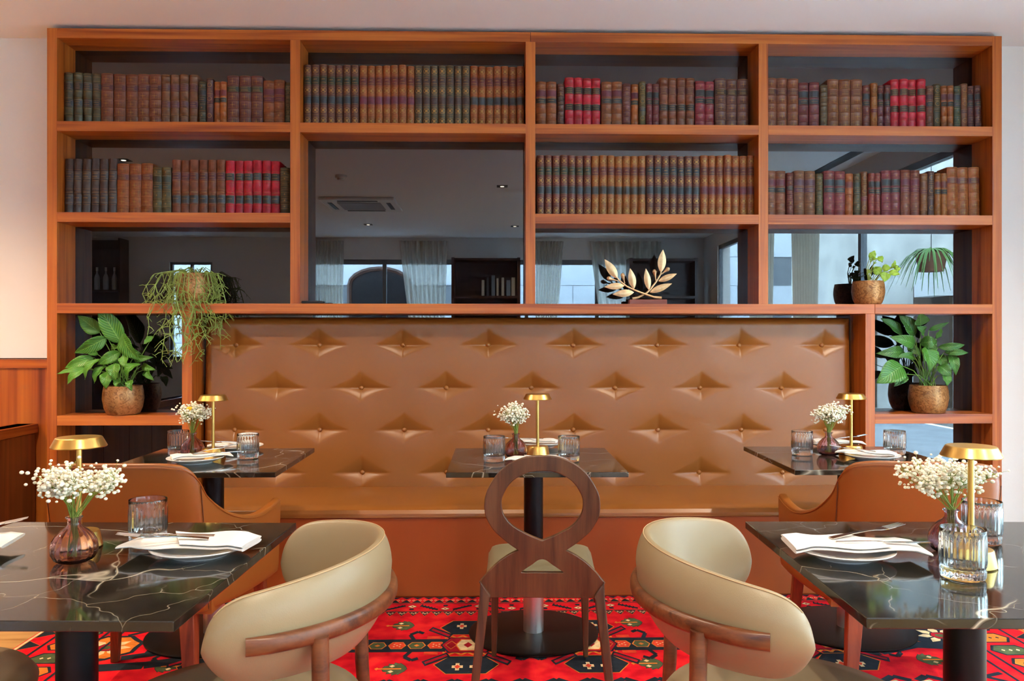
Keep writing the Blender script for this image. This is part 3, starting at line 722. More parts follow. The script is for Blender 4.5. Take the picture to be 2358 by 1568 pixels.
# ------------------------------------------------------------------ banquette
sofa = thing('banquette_sofa', 'long brown leather banquette with deep-buttoned back set into the bookcase', 'sofa')
SX0, SX1 = PL[1] + .008, PR[0] - .008
BUT = []
for v, us in ((795, (539, 733, 926, 1124, 1321, 1516, 1706, 1898)), (894, (635, 830, 1027, 1224, 1418, 1615, 1803)),
              (991, (537, 734, 930, 1124, 1321, 1517, 1710, 1905)), (1089, (635, 833, 1028, 1222, 1418, 1612, 1805))):
    for u in us: BUT.append(px_y(u, v, 4.525))
BZ0, BZ1 = .435, 1.388
def back_y(x, z):
    e = min(x - SX0, SX1 - x, (BZ1 - z) * 1.15)
    e = max(e, 0); r = .055
    y = 4.512 + (.075 * (1 - math.sqrt(max(0, 1 - (1 - min(e / r, 1)) ** 2))))
    y += .02 * (z - BZ0) / (BZ1 - BZ0)
    d = 0
    for bx, bz in BUT:
        ax, az = abs(x - bx), abs(z - bz)
        if ax < .26 and az < .16:
            q = 1 - (ax / .185) ** .8 - (az / (.105 if z > bz else .078)) ** .8
            if q > 0: d = max(d, .036 * q ** 1.3)
            q2 = 1 - math.hypot(ax / .24, az / .15)
            if q2 > 0: d += .007 * q2 * q2
    return y + d
mb = MB()
mb.grid(lambda u, v: ((lambda x, z: (x, back_y(x, z), z))(SX0 + (SX1 - SX0) * u, BZ0 + (BZ1 - BZ0) * v)), 500, 160)
n0 = len(mb.v)
mb.box(SX0 + .01, SX1 - .01, 4.583, 4.5905, BZ0, BZ1 - .004)
mb.build('backrest', M['sofa'], sofa, smooth=True, ang=180)
bt = MB(); bt.lathe([(0, -.009), (.007, -.008), (.0115, -.0045), (.0135, .0), (.0125, .003), (.009, .006), (.009, .02), (0, .02)], 14); btm = bt.mesh('button', M['sofa'], smooth=True)
for k, (bx, bz) in enumerate(BUT):
    if k in (8,): continue
    o = link('button', btm, sofa); o.location = (bx, back_y(bx, bz) - .010, bz); o.rotation_euler = (-PI / 2, 0, 0)
prof = [(4.575, .393), (4.575, .436), (4.52, .440), (4.2, .443), (4.02, .442), (3.975, .438), (3.950, .428), (3.938, .412), (3.936, .400)]
mb = MB(); mb.prism([(p[0], p[1]) for p in prof] + [(3.938, .393)], lambda p, k: (SX1 if k else SX0, p[0], p[1]))
mb.build('seat_cushion', M['sofa'], sofa, smooth=True, ang=25)
mb = MB(); mb.tube([(SX0, 3.935, .396), (SX1, 3.935, .396)], .003, 6); mb.build('seam_piping', M['sofa'], sofa)
mb = MB(); mb.box(SX0, SX1, 3.94, 4.57, .006, .393); mb.build('base', leather('sofa_base_leather', '9c4a18', .4), sofa, bevel=.006)

# ------------------------------------------------------------------ rug
RX0, RX1, RY0, RY1 = -1.945, 2.28, .8, 3.932
rug = thing('rug', 'red patterned oriental rug with navy medallions under the tables', 'rug')
m, nt, b = newmat('rug_red')
tc = N(nt, 'ShaderNodeTexCoord'); no = N(nt, 'ShaderNodeTexNoise', Scale=14.0, Detail=2.0); nt.links.new(tc.outputs['Object'], no.inputs['Vector'])
r = ramp(nt, [(.3, lin('b80e1e')), (.5, lin('d81624')), (.7, lin('e42a28'))]); nt.links.new(no.outputs['Fac'], r.inputs[0]); nt.links.new(r.outputs[0], b.inputs['Base Color'])
b.inputs['Roughness'].default_value = .95; b.inputs['Specular IOR Level'].default_value = .1
pn = N(nt, 'ShaderNodeTexNoise', Scale=600.0); nt.links.new(tc.outputs['Object'], pn.inputs['Vector']); bp = N(nt, 'ShaderNodeBump', Strength=.5, Distance=.003)
nt.links.new(pn.outputs['Fac'], bp.inputs['Height']); nt.links.new(bp.outputs[0], b.inputs['Normal'])
RM = [m] + [plain('rug_' + n, c, .95, spec=.1, bump=.4, bscale=600, var=.2, vscale=30) for n, c in (('navy', '232a33'), ('orange', 'd8782c'), ('cream', 'e0c090'), ('green', '4f5a3c'), ('crimson', 'a01424'), ('scarlet', 'd8432a'))]
NAVY, ORA, CRE, GRE, CRI, SCA = 1, 2, 3, 4, 5, 6
mb = MB(); mb.box(RX0, RX1, RY0, RY1, .0005, .008); mb.build('field', RM, rug)
pat = MB(); ZL = [.0083]
def pz(): ZL[0] += .00001; return ZL[0]
def zr(z=.0083): ZL[0] = z
def poly(pts, c, out=None, ow=.008):
    z = pz()
    if out is not None:
        cx = sum(p[0] for p in pts) / len(pts); cy_ = sum(p[1] for p in pts) / len(pts)
        q = []
        for x, y in pts:
            d = math.hypot(x - cx, y - cy_) + 1e-6; q.append((cx + (x - cx) * (1 + ow / d), cy_ + (y - cy_) * (1 + ow / d)))
        pat.add([(x, y, z) for x, y in q], [tuple(range(len(q)))], out); z = pz()
    pat.add([(x, y, z) for x, y in pts], [tuple(range(len(pts)))], c)
def line(pts, w, c):
    for (xa, ya), (xb, yb) in zip(pts, pts[1:]):
        d = math.hypot(xb - xa, yb - ya) or 1e-6; nx_, ny_ = -(yb - ya) / d * w / 2, (xb - xa) / d * w / 2
        z = pz(); pat.add([(xa + nx_, ya + ny_, z), (xa - nx_, ya - ny_, z), (xb - nx_, yb - ny_, z), (xb + nx_, yb + ny_, z)], [(0, 1, 2, 3)], c)
def diamond(x, y, a, b_, c, out=None, ow=.006): poly([(x - a, y), (x, y - b_), (x + a, y), (x, y + b_)], c, out, ow)
def hexa(x, y, a, b_, c, out=None, ow=.006, k=.6): poly([(x - a, y), (x - a * k, y - b_), (x + a * k, y - b_), (x + a, y), (x + a * k, y + b_), (x - a * k, y + b_)], c, out, ow)
def stepdiamond(x, y, s, c1, c2):
    for dx, dy in ((0, 0), (1, 0), (-1, 0), (0, 1), (0, -1)): poly([(x + (dx - .55) * s, y + (dy - .55) * s), (x + (dx + .55) * s, y + (dy - .55) * s), (x + (dx + .55) * s, y + (dy + .55) * s), (x + (dx - .55) * s, y + (dy + .55) * s)], c1)
    diamond(x, y, s * .9, s * .9, c2)
def medallion(cx_, cyy):
    global _mx
    i0 = len(pat.v); cx = 0.0; zr(.0085)
    _medallion(cx, cyy)
    for i in range(i0, len(pat.v)): p = pat.v[i]; pat.v[i] = (p[0] * .62 + cx_, p[1], p[2])
def _medallion(cx, cyy):
    for s in (1, -1):
        y = cyy + s * .20
        poly([(cx - .20, y), (cx - .12, y + s * .085), (cx + .12, y + s * .085), (cx + .20, y), (cx + .11, y - s * .08), (cx - .11, y - s * .08)], NAVY, ORA, .006)
        for k in (-1, 1): stepdiamond(cx + k * .055, y + s * .02, .022, CRE, SCA)
        zz = [(cx - .16 + .04 * k, cyy + s * (.075 + (.03 if k % 2 else 0))) for k in range(9)]
        line(zz, .014, ORA)
        for k in (-1, 1):
            line([(cx + k * .12, cyy + s * .10), (cx + k * .27, cyy + s * .19)], .05, NAVY); line([(cx + k * .13, cyy + s * .105), (cx + k * .26, cyy + s * .183)], .022, CRI)
            line([(cx + k * .17, cyy + s * .05), (cx + k * .36, cyy + s * .05), (cx + k * .40, cyy + s * .12), (cx + k * .35, cyy + s * .155), (cx + k * .31, cyy + s * .135)], .026, NAVY)
            line([(cx + k * .19, cyy + s * .085), (cx + k * .28, cyy + s * .085)], .03, SCA)
    hexa(cx, cyy, .17, .075, CRI, NAVY, .012, .7); hexa(cx, cyy, .075, .055, CRE, ORA, .008, .6); diamond(cx, cyy, .03, .03, CRI)
    for k in (-1, 1): diamond(cx + k * .11, cyy, .035, .04, CRI, ORA, .006)
def chain(xa, xb, y):
    zr()
    line([(xa, y - .058), (xb, y - .058)], .022, NAVY); line([(xa, y + .058), (xb, y + .058)], .022, NAVY); line([(xa, y), (xb, y)], .10, NAVY)
    n = max(2, int((xb - xa) / .076)); st = (xb - xa) / n
    for k in range(n):
        x = xa + st * (k + .5); zr(.0084)
        if k % 2: hexa(x, y, .033, .032, GRE, ORA, .005); diamond(x, y, .012, .012, ORA)
        else:
            hexa(x, y, .033, .034, SCA, ORA, .004)
            for dx, dy in ((0, 0), (.012, .012), (-.012, .012), (.012, -.012), (-.012, -.012)): diamond(x + dx, y + dy, .005, .005, CRE)
def palmette(x_, y_, f):
    i0 = len(pat.v); zr(); _palmette(0, 0, f)
    for i in range(i0, len(pat.v)): p = pat.v[i]; pat.v[i] = (p[0] * .62 + x_, p[1] * .85 + y_, p[2])
def _palmette(x, y, f):
    pts = [(0, 0), (.015, .03), (.04, .035), (.035, .055), (.07, .05), (.07, .07), (.10, .055), (.105, .065), (.14, .03), (.155, 0)]
    poly([(x + f * p, y + q) for p, q in pts] + [(x + f * p, y - q) for p, q in pts[::-1][1:-1]], GRE, NAVY, .003)
    line([(x - f * .02, y), (x + f * .12, y)], .012, ORA); diamond(x - f * .03, y, .015, .015, ORA); diamond(x + f * .06, y + .03, .018, .014, CRE); diamond(x + f * .06, y - .03, .018, .014, CRE)
def flower(x, y, R, a=ORA):
    zr(.0085)
    poly([(x + R * (1.0 + .12 * (k % 2)) * math.cos(k * PI / 8), y + R * (1.0 + .12 * (k % 2)) * math.sin(k * PI / 8)) for k in range(16)], a, NAVY, .02)
    for k in range(8):
        q = k * PI / 4; poly([(x, y), (x + R * .6 * math.cos(q - .3), y + R * .6 * math.sin(q - .3)), (x + R * .9 * math.cos(q), y + R * .9 * math.sin(q)), (x + R * .6 * math.cos(q + .3), y + R * .6 * math.sin(q + .3))], CRE)
    hexa(x, y, R * .35, R * .3, CRI, NAVY, .006)
    hexa(x, y, R * .2, R * .16, GRE)
# far border
by1 = RY1 - .004
i0 = len(pat.v)
line([(RX0 * 2, -.115), (RX1 * 2, -.115)], .008, NAVY); line([(RX0 * 2, -.245), (RX1 * 2, -.245)], .008, NAVY)
x = RX0 * 2 + .06
while x < RX1 * 2 - .12:
    zr(.0084)
    poly([(x, -.10), (x + .05, -.045), (x + .10, -.10)], NAVY, ORA, .003); poly([(x, 0), (x + .05, -.035), (x + .10, 0)], NAVY)
    for d in (-.02, .02): stepdiamond(x + .10 + d, -.055, .008, CRE, CRI)
    poly([(x, -.255), (x + .05, -.32), (x + .10, -.255)], NAVY, ORA, .003)
    for d in (-.018, .0, .018): stepdiamond(x + .05 + d, -.275 - (.012 if d == 0 else 0), .006, CRE, SCA)
    x += .105
x = RX0 * 2 + .1; k = 0
while x < RX1 * 2 - .3:
    zr(.0084)
    s = 1 if k % 2 else -1
    line([(x, -.183 - s * .035), (x + .17, -.183 + s * .035)], .026, NAVY)
    for j in range(5): line([(x + .03 * j, -.183 - s * .035 + s * .014 * j - .018), (x + .03 * j + .02, -.183 - s * .035 + s * .014 * j + .022)], .012, NAVY)
    diamond(x + .235, -.183 + s * .02, .04, .022, CRE, NAVY, .006); hexa(x + .235, -.18 - s * .03, .025, .014, NAVY); diamond(x + .235, -.183 + s * .02, .014, .01, CRI)
    x += .31; k += 1
for i in range(i0, len(pat.v)): p = pat.v[i]; pat.v[i] = (p[0] * .5, p[1] * .82 + by1, p[2])
CY = 3.31
meds = [px_z(1078, 1488, 0)[0], px_z(1360, 1488, 0)[0]]
step = meds[1] - meds[0]
chain(RX0 + .55, meds[0] - .09, CY); chain(meds[1] + .09, RX1 - .45, CY)
for x in (meds[0], meds[1], meds[0] - .98, meds[1] + .98): medallion(x, CY)
for u, v, f in ((935, 1445, 1), (915, 1545, 1), (1460, 1437, 1), (1505, 1532, 1)):
    x, y = px_z(u, v, 0); palmette(x - .06, y, f)
for x in (-1.2, 1.75): palmette(x, 3.52, 1); palmette(x, 3.12, -1)
for u, v in ((245, 1496), (2165, 1468)): x, y = px_z(u, v, 0); flower(x, y, .11, ORA if u < 1000 else NAVY)
for u0, v0, s in ((250, 1545, 1), (1960, 1512, 1)):
    x, y = px_z(u0, v0, 0); line([(x - .1, y), (x + .12, y + .03), (x + .3, y + .10), (x + .42, y + .08)], .07, NAVY)
    line([(x, y + .1), (x + .2, y + .18), (x + .35, y + .16)], .05, NAVY)
for u, v in ((1320, 1538), (540, 1520), (2230, 1560)): x, y = px_z(u, v, 0); hexa(x, y, .018, .015, CRE, NAVY, .005)
# side borders
for sx, xe in ((1, RX0), (-1, RX1)):
    line([(xe + sx * .012, RY0), (xe + sx * .012, RY1)], .012, CRE if sx == 1 else ORA)
    for wv in (.10, .30, .36): line([(xe + sx * wv, RY0), (xe + sx * wv, by1 - .33)], .012, NAVY)
    y = by1 - .40; k = 0
    while y > RY0 + .1:
        zr(.0084)
        poly([(xe + sx * .02, y), (xe + sx * .09, y - .05), (xe + sx * .02, y - .10)], NAVY, ORA, .003)
        hexa(xe + sx * .20, y - .05, .07, .045, ORA if k % 2 else GRE, NAVY, .012)
        for dx in (-.03, 0, .03): diamond(xe + sx * .20 + dx, y - .05, .008, .010, CRE if not k % 2 else NAVY)
        line([(xe + sx * .38, y), (xe + sx * .46, y - .03), (xe + sx * .40, y - .08)], .022, NAVY)
        y -= .135; k += 1
# scalloped row towards the camera
x = RX0 + .5
while x < RX1 - .5:
    zr()
    line([(x, 2.93), (x + .05, 2.97), (x + .10, 2.93), (x + .09, 2.90)], .03, NAVY); line([(x + .01, 2.915), (x + .05, 2.93)], .016, CRE); x += .125
pat.build('woven_pattern', RM, rug, kind='stuff')

# ------------------------------------------------------------------ tables
def make_table(name, label, cx, cyy, w, rz, col_r=.041, base_r=.275):
    t = thing(name, label, 'table', (cx, cyy, 0), rz, 'square dark marble pedestal tables')
    mb = MB(); mb.box(-w / 2, w / 2, -w / 2, w / 2, .73, .75); mb.build('tabletop', M['marble'], t, bevel=.0018)
    mb = MB(); mb.lathe([(col_r, .172), (col_r, .722)], 40); mb.build('column', M['blackmetal'], t, smooth=True)
    mb = MB(); mb.lathe([(col_r + .002, .018), (col_r + .002, .172)], 40); mb.build('steel_collar', M['steel'], t, smooth=True, label='brushed steel collar')
    mb = MB(); mb.lathe([(0, .0095), (base_r - .004, .0095), (base_r, .0125), (base_r, .0165), (base_r - .012, .0205), (0, .0205)], 72); mb.build('base_plate', M['blackmetal'], t, smooth=True)
    mb = MB(); mb.box(-.16, .16, -.16, .16, .722, .730); mb.build('mounting_plate', M['blackmetal'], t)
    return t
A = .70
make_table('marble_table', 'dark marble table in front of the sofa, left of the middle', -1.19, 3.46, A, .008)
make_table('marble_table', 'dark marble table before the sofa centre, behind the loop-backed chair', .168, 3.44, A, -.005)
make_table('marble_table', 'dark marble table in front of the sofa at its right end', 1.53, 3.465, A, -.022)
make_table('marble_table', 'large foreground dark marble table at lower left', -.955, 1.872, .787, -.035, .044)
make_table('marble_table', 'large foreground dark marble table at lower right', 1.083, 1.836, .787, -.03, .044)
TZ = .7502

# ------------------------------------------------------------------ table lamps, vases, flowers, glasses, plates, cutlery
def make_lamp():
    t = thing('table_lamp', '', 'lamp')
    mb = MB(); mb.lathe([(0, 0), (.051, 0), (.053, .003), (.046, .036), (.044, .039), (0, .039)], 48); mb.build('base', M['brass'], t, smooth=True, ang=25)
    mb = MB(); mb.lathe([(.0068, .039), (.0068, .25)], 20); mb.build('pole', M['brass'], t, smooth=True)
    mb = MB(); mb.lathe([(0, .2475), (.056, .2455), (.0620, .2445), (.0632, .2465), (.0525, .2670), (.050, .2688), (0, .2705)], 56); mb.build('shade', M['brass'], t, smooth=True, ang=20)
    return t
def rubbed(x): return x
def make_vase():
    t = thing('bud_vase', '', 'vase')
    o = [(0, .000), (.028, .000), (.040, .006, .0012), (.0475, .020, .0016), (.0490, .032, .0016), (.0465, .046, .0016), (.039, .060, .0014), (.028, .072, .0010), (.018, .080, .0005), (.0145, .085), (.0140, .093), (.0150, .098), (.0185, .1005), (.0185, .1025), (.0150, .1035)]
    i = [(.0125, .1025), (.0118, .092), (.0125, .085), (.016, .078), (.026, .070), (.037, .058), (.0445, .045), (.047, .032), (.0455, .020), (.038, .0085), (.020, .0035), (0, .0032)]
    mb = MB(); mb.lathe(o + i, 60, rib=20); mb.build('body', M['vaseglass'], t, smooth=True, ang=60, weld=True)
    return t
def make_tumbler():
    t = thing('tumbler', '', 'glass')
    o = [(0, 0), (.036, 0), (.0400, .002), (.0415, .006, .0004), (.0418, .018, .0006), (.0405, .0225), (.0415, .026, .0009), (.0425, .034, .0012), (.0425, .078, .0012), (.0425, .086, .0005), (.0428, .091), (.0428, .0985), (.0424, .0995), (.0412, .0995)]
    i = [(.0408, .0985), (.0405, .08), (.0402, .03), (.038, .024), (.03, .0215), (0, .0205)]
    mb = MB(); mb.lathe(o + i, 144, rib=24); mb.build('body', M['tumbler'], t, smooth=True, ang=60, weld=True)
    return t
def make_plate():
    t = thing('plate', '', 'plate')
    mb = MB(); mb.lathe([(0, .003), (.058, .003), (.060, 0), (.066, 0), (.068, .004), (.092, .011), (.110, .019), (.1135, .0215), (.1125, .0235), (.108, .0225), (.088, .0155), (.068, .010), (.04, .0088), (0, .0085)], 64)
    mb.build('body', M['china'], t, smooth=True, ang=60)
    return t
LAMP, VASE, TUM, PLATE = make_lamp(), make_vase(), make_tumbler(), make_plate()
first = {}
def place(proto, label, x, y, z=TZ, rz=0, s=1.0, group=None):
    if proto not in first: first[proto] = 1; o = proto; o['label'] = label
    else: o = dup(proto, label)
    o.location = (x, y, z); o.rotation_euler = (0, 0, rz); o.scale = (s, s, s)
    if group: o['group'] = group
    return o
def at(u, v): return px_z(u, v, .75)
TN = {'L': 'rear left table', 'C': 'rear middle table', 'R': 'rear right table', 'FL': 'front left table', 'FR': 'front right table'}
for k, (u, v) in dict(L=(491, 1052), C=(1238, 1047), R=(1960, 1045), FL=(182, 1259), FR=(2236, 1302)).items():
    place(LAMP, f'slim brass mushroom table lamp on the {TN[k]}', *at(u, v), group='brass table lamps')
def bouquet(x, y, label, rx, h, n, seed, lean=(0, 0), yellow=False):
    rnd = random.Random(seed)
    t = thing('flower_bunch', label, 'flowers', (x, y, TZ + .012), 0, 'bunches of gypsophila')
    fl_ = MB(); tw = MB()
    heads = []
    nst = 22
    for k in range(nst):
        a = rnd.uniform(0, 2 * PI); q = math.sqrt(rnd.random())
        tip = Vector((math.cos(a) * rx * q + lean[0], math.sin(a) * rx * q * .9 + lean[1], .09 + h * (.55 + .4 * rnd.random() * (1 - .5 * q))))
        b0 = Vector((rnd.uniform(-.012, .012), rnd.uniform(-.012, .012), .0))
        nk = Vector((rnd.uniform(-.007, .007), rnd.uniform(-.007, .007), .088))
        md = nk.lerp(tip, .5) + Vector((0, 0, .012))
        s = MB(); s.tube([b0, nk, md, tip], [.0013, .0013, .0011, .0007], 5); s.build('stem', M['stalk'], t, smooth=True)
        heads.append((md, tip))
    for k in range(n):
        md, tip = heads[k % nst]
        base = md.lerp(tip, rnd.uniform(.35, 1.0))
        d = Vector((rnd.gauss(0, 1), rnd.gauss(0, 1), rnd.gauss(.35, .8))).normalized() * rnd.uniform(.008, .038)
        p = base + d
        if p.z < .105: p.z = .105 + rnd.uniform(0, .02)
        r = rnd.uniform(.0028, .0054)
        fl_.ball(p, r, 1 if r < .0038 else 2, sq=(1, 1, .85))
        if k % 2 == 0: tw.tube([base, p], [.0006, .0004], 3, cap=False)
    fl_.build('florets', M['floret'], t, smooth=True, ang=180, kind='stuff')
    tw.build('twigs', M['stalk'], t, kind='stuff')
    if yellow:
        yb = MB()
        for k in range(14):
            a = k * 2.4; yb.ball((math.cos(a) * .008 * math.sqrt(k / 14), -.035 + math.sin(a) * .006, .09 + h * .78 + .004 * math.sin(k)), .005, 1)
        yb.build('yellow_bloom', M['yellow'], t, smooth=True, ang=180)
VS = dict(L=(443, 1051, 1.0), C=(1188, 1053, 1.0), R=(1908, 1048, .98), FL=(171, 1293, 1.0), FR=(2190, 1272, 1.0))
for k, (u, v, s) in VS.items():
    x, y = at(u, v); place(VASE, f'mauve ribbed glass bud vase on the {TN[k]}', x, y, s=s, group='mauve glass bud vases')
    d = {'L': (.075, .14, 700, 0, (.0, 0)), 'C': (.062, .13, 700, 0, (-.008, 0)), 'R': (.075, .135, 700, 0, (.012, 0)), 'FL': (.088, .135, 820, 0, (.008, 0)), 'FR': (.108, .125, 820, 0, (-.008, 0))}[k]
    bouquet(x, y, f'bunch of cream gypsophila in the vase on the {TN[k]}', d[0], d[1], d[2], {'L': 3, 'C': 5, 'R': 8, 'FL': 12, 'FR': 21}[k], d[4], k == 'L')
GL = [('L', 411, 1046, 'at the left, behind the vase'), ('L', 571, 1055, 'at its right'), ('C', 1138, 1062, 'left of the vase'), ('C', 1310, 1062, 'right of the lamp'),
      ('R', 1847, 1047, 'left of the vase'), ('R', 2060, 1046, 'at its right'), ('FL', 341, 1245, 'behind the plate'), ('FR', 2217, 1330, 'nearest the camera'), ('FR', 2261, 1250, 'behind the lamp')]
for k, u, v, d in GL:
    x, y = at(u, v); place(TUM, f'fluted clear tumbler on the {TN[k]}, {d}', x, y, rz=random.random(), s=1.06, group='fluted tumblers')
# napkin with a pocket fold, cutlery
def make_napkin():
    t = thing('napkin', '', 'napkin')
    L, Wd = .30, .125
    def drape(x, y): return .010 * (x / (L / 2)) ** 2 * .4 - .25 * (max(0, abs(x) - .115)) + .0022 * math.sin(x * 40 + y * 25)
    def sheet(fx, z0, th, cut):
        def fn(u, v):
            q = 2 * PI * u; cx_, sx_ = math.cos(q), math.sin(q)
            yy = (Wd / 2) * math.copysign(abs(cx_) ** .35, cx_); zz = th / 2 * math.copysign(abs(sx_) ** .8, sx_)
            x = -L / 2 + (fx + cut * (yy / Wd)) * L * v
            return (x, yy + .004 * math.sin(x * 30), z0 + zz + drape(x, yy))
        mb = MB(); mb.grid(fn, 32, 26, cu=True)
        n = 32; k = len(mb.v); mb.add([mb.v[i] for i in range(n)], [tuple(range(n))]); mb.add([mb.v[k - n + i] for i in range(n)], [tuple(range(n))])
        return mb
    sheet(1.0, .006, .0085, 0).build('lower_fold', M['linen'], t, smooth=True, ang=60, weld=True)
    sheet(.60, .0135, .0065, -.22).build('pocket_fold', M['linen'], t, smooth=True, ang=60, weld=True)
    return t
def make_fork():
    t = thing('fork', '', 'fork')
    mb = MB()
    def prof(u): return .006 * math.sin(u * PI) if u < .62 else .006 * math.sin(u * PI) + .05 * (u - .62) ** 1.5
    st = [(0, .009), (.1, .0085), (.3, .006), (.5, .004), (.6, .0045), (.66, .010), (.72, .0125), (.76, .0125)]
    vs = []; fs = []
    for u, w in st:
        for dy, dz in ((-w, 0), (w, 0), (w, .0018), (-w, .0018)): vs.append((u * .2, dy, prof(u) + dz))
    for i in range(len(st) - 1):
        for j in range(4): fs.append((i * 4 + j, i * 4 + (j + 1) % 4, i * 4 + 4 + (j + 1) % 4, i * 4 + 4 + j))
    fs += [(3, 2, 1, 0), tuple(len(vs) - 4 + j for j in range(4))]
    mb.add(vs, fs); mb.build('handle', M['cutlery'], t, smooth=True, ang=40)
    for k in range(4):
        yc = -.0103 + .00687 * k; mb = MB()
        mb.tube([(u * .2, yc, prof(u) + .0009) for u in (.75, .82, .9, .97, 1.0)], [.0019, .0018, .0016, .0012, .0006], 6); mb.build('tine', M['cutlery'], t, smooth=True)
    return t
def make_knife():
    t = thing('knife', '', 'knife')
    mb = MB(); mb.tube([(0, 0, .003), (.05, 0, .004), (.10, 0, .0045), (.108, 0, .0045)], [.006, .0062, .0052, .004], 10, flat=.6); mb.build('handle', M['cutlery'], t, smooth=True)
    mb = MB(); mb.prism([(.106, -.003), (.12, -.0075), (.19, -.0085), (.215, -.004), (.218, .004), (.19, .0055), (.106, .0035)], lambda p, k: (p[0], p[1], .004 + .0014 * k)); mb.build('blade', M['cutlery'], t)
    return t
NAP, FORK, KNIFE = make_napkin(), make_fork(), make_knife()
SET = [  # table, plate px, napkin rot (deg), napkin scale, fork, knife, words, mirrored rotation of cutlery
    ('FR', 1942, 1282, -4, 1.0, 1, 1, ''), ('FL', 462, 1276, 176, 1.0, 1, 1, 'at its right side'), ('FL', -140, 1272, 6, .95, 1, 0, 'at picture left'),
    ('L', 450, 1065, 28, .78, 1, 1, 'nearest the armchair'), ('L', 548, 1036, 200, .72, 1, 0, 'nearest the sofa'),
    ('C', 1244, 1072, 170, .75, 0, 0, 'nearest the loop-backed chair'), ('C', 1245, 1028, 165, .70, 0, 1, 'nearest the sofa'),
    ('R', 2008, 1058, 150, .78, 1, 0, 'nearest the armchair'), ('R', 1919, 1030, -12, .74, 1, 0, 'nearest the sofa')]
for k, u, v, deg, s, fk, kn, d in SET:
    x, y = at(u, v); r = math.radians(deg); T_ = TN[k] + (f', {d}' if d else ''); T2 = TN[k] + (f' {d}' if d else '')
    place(PLATE, f'white china plate on the {T_}', x, y, rz=r, group='white china plates')
    ox, oy = math.cos(r) * .025, math.sin(r) * .025
    place(NAP, f'folded white linen napkin on the plate, {T2}', x + ox, y + oy, TZ + .0228, r, s, 'folded white napkins')
    c, sn = math.cos(r), math.sin(r)
    def rel(a, b_): return x + ox + (a * c - b_ * sn) * s, y + oy + (a * sn + b_ * c) * s
    if fk: px, py = rel(-.05, .012); o = place(FORK, f'steel fork tucked in the napkin, {T2}', px, py, TZ + .0228 + .0165 * s, r + .30, .92 if s < .9 else 1.0, 'steel forks'); o.rotation_euler = (0, -.06, r + .30)
    if kn: px, py = rel(-.05, -.022); place(KNIFE, f'steel knife tucked in the napkin, {T2}', px, py, TZ + .0228 + .0125 * s, r + .03, .9 if s < .9 else 1.0, 'steel knives')

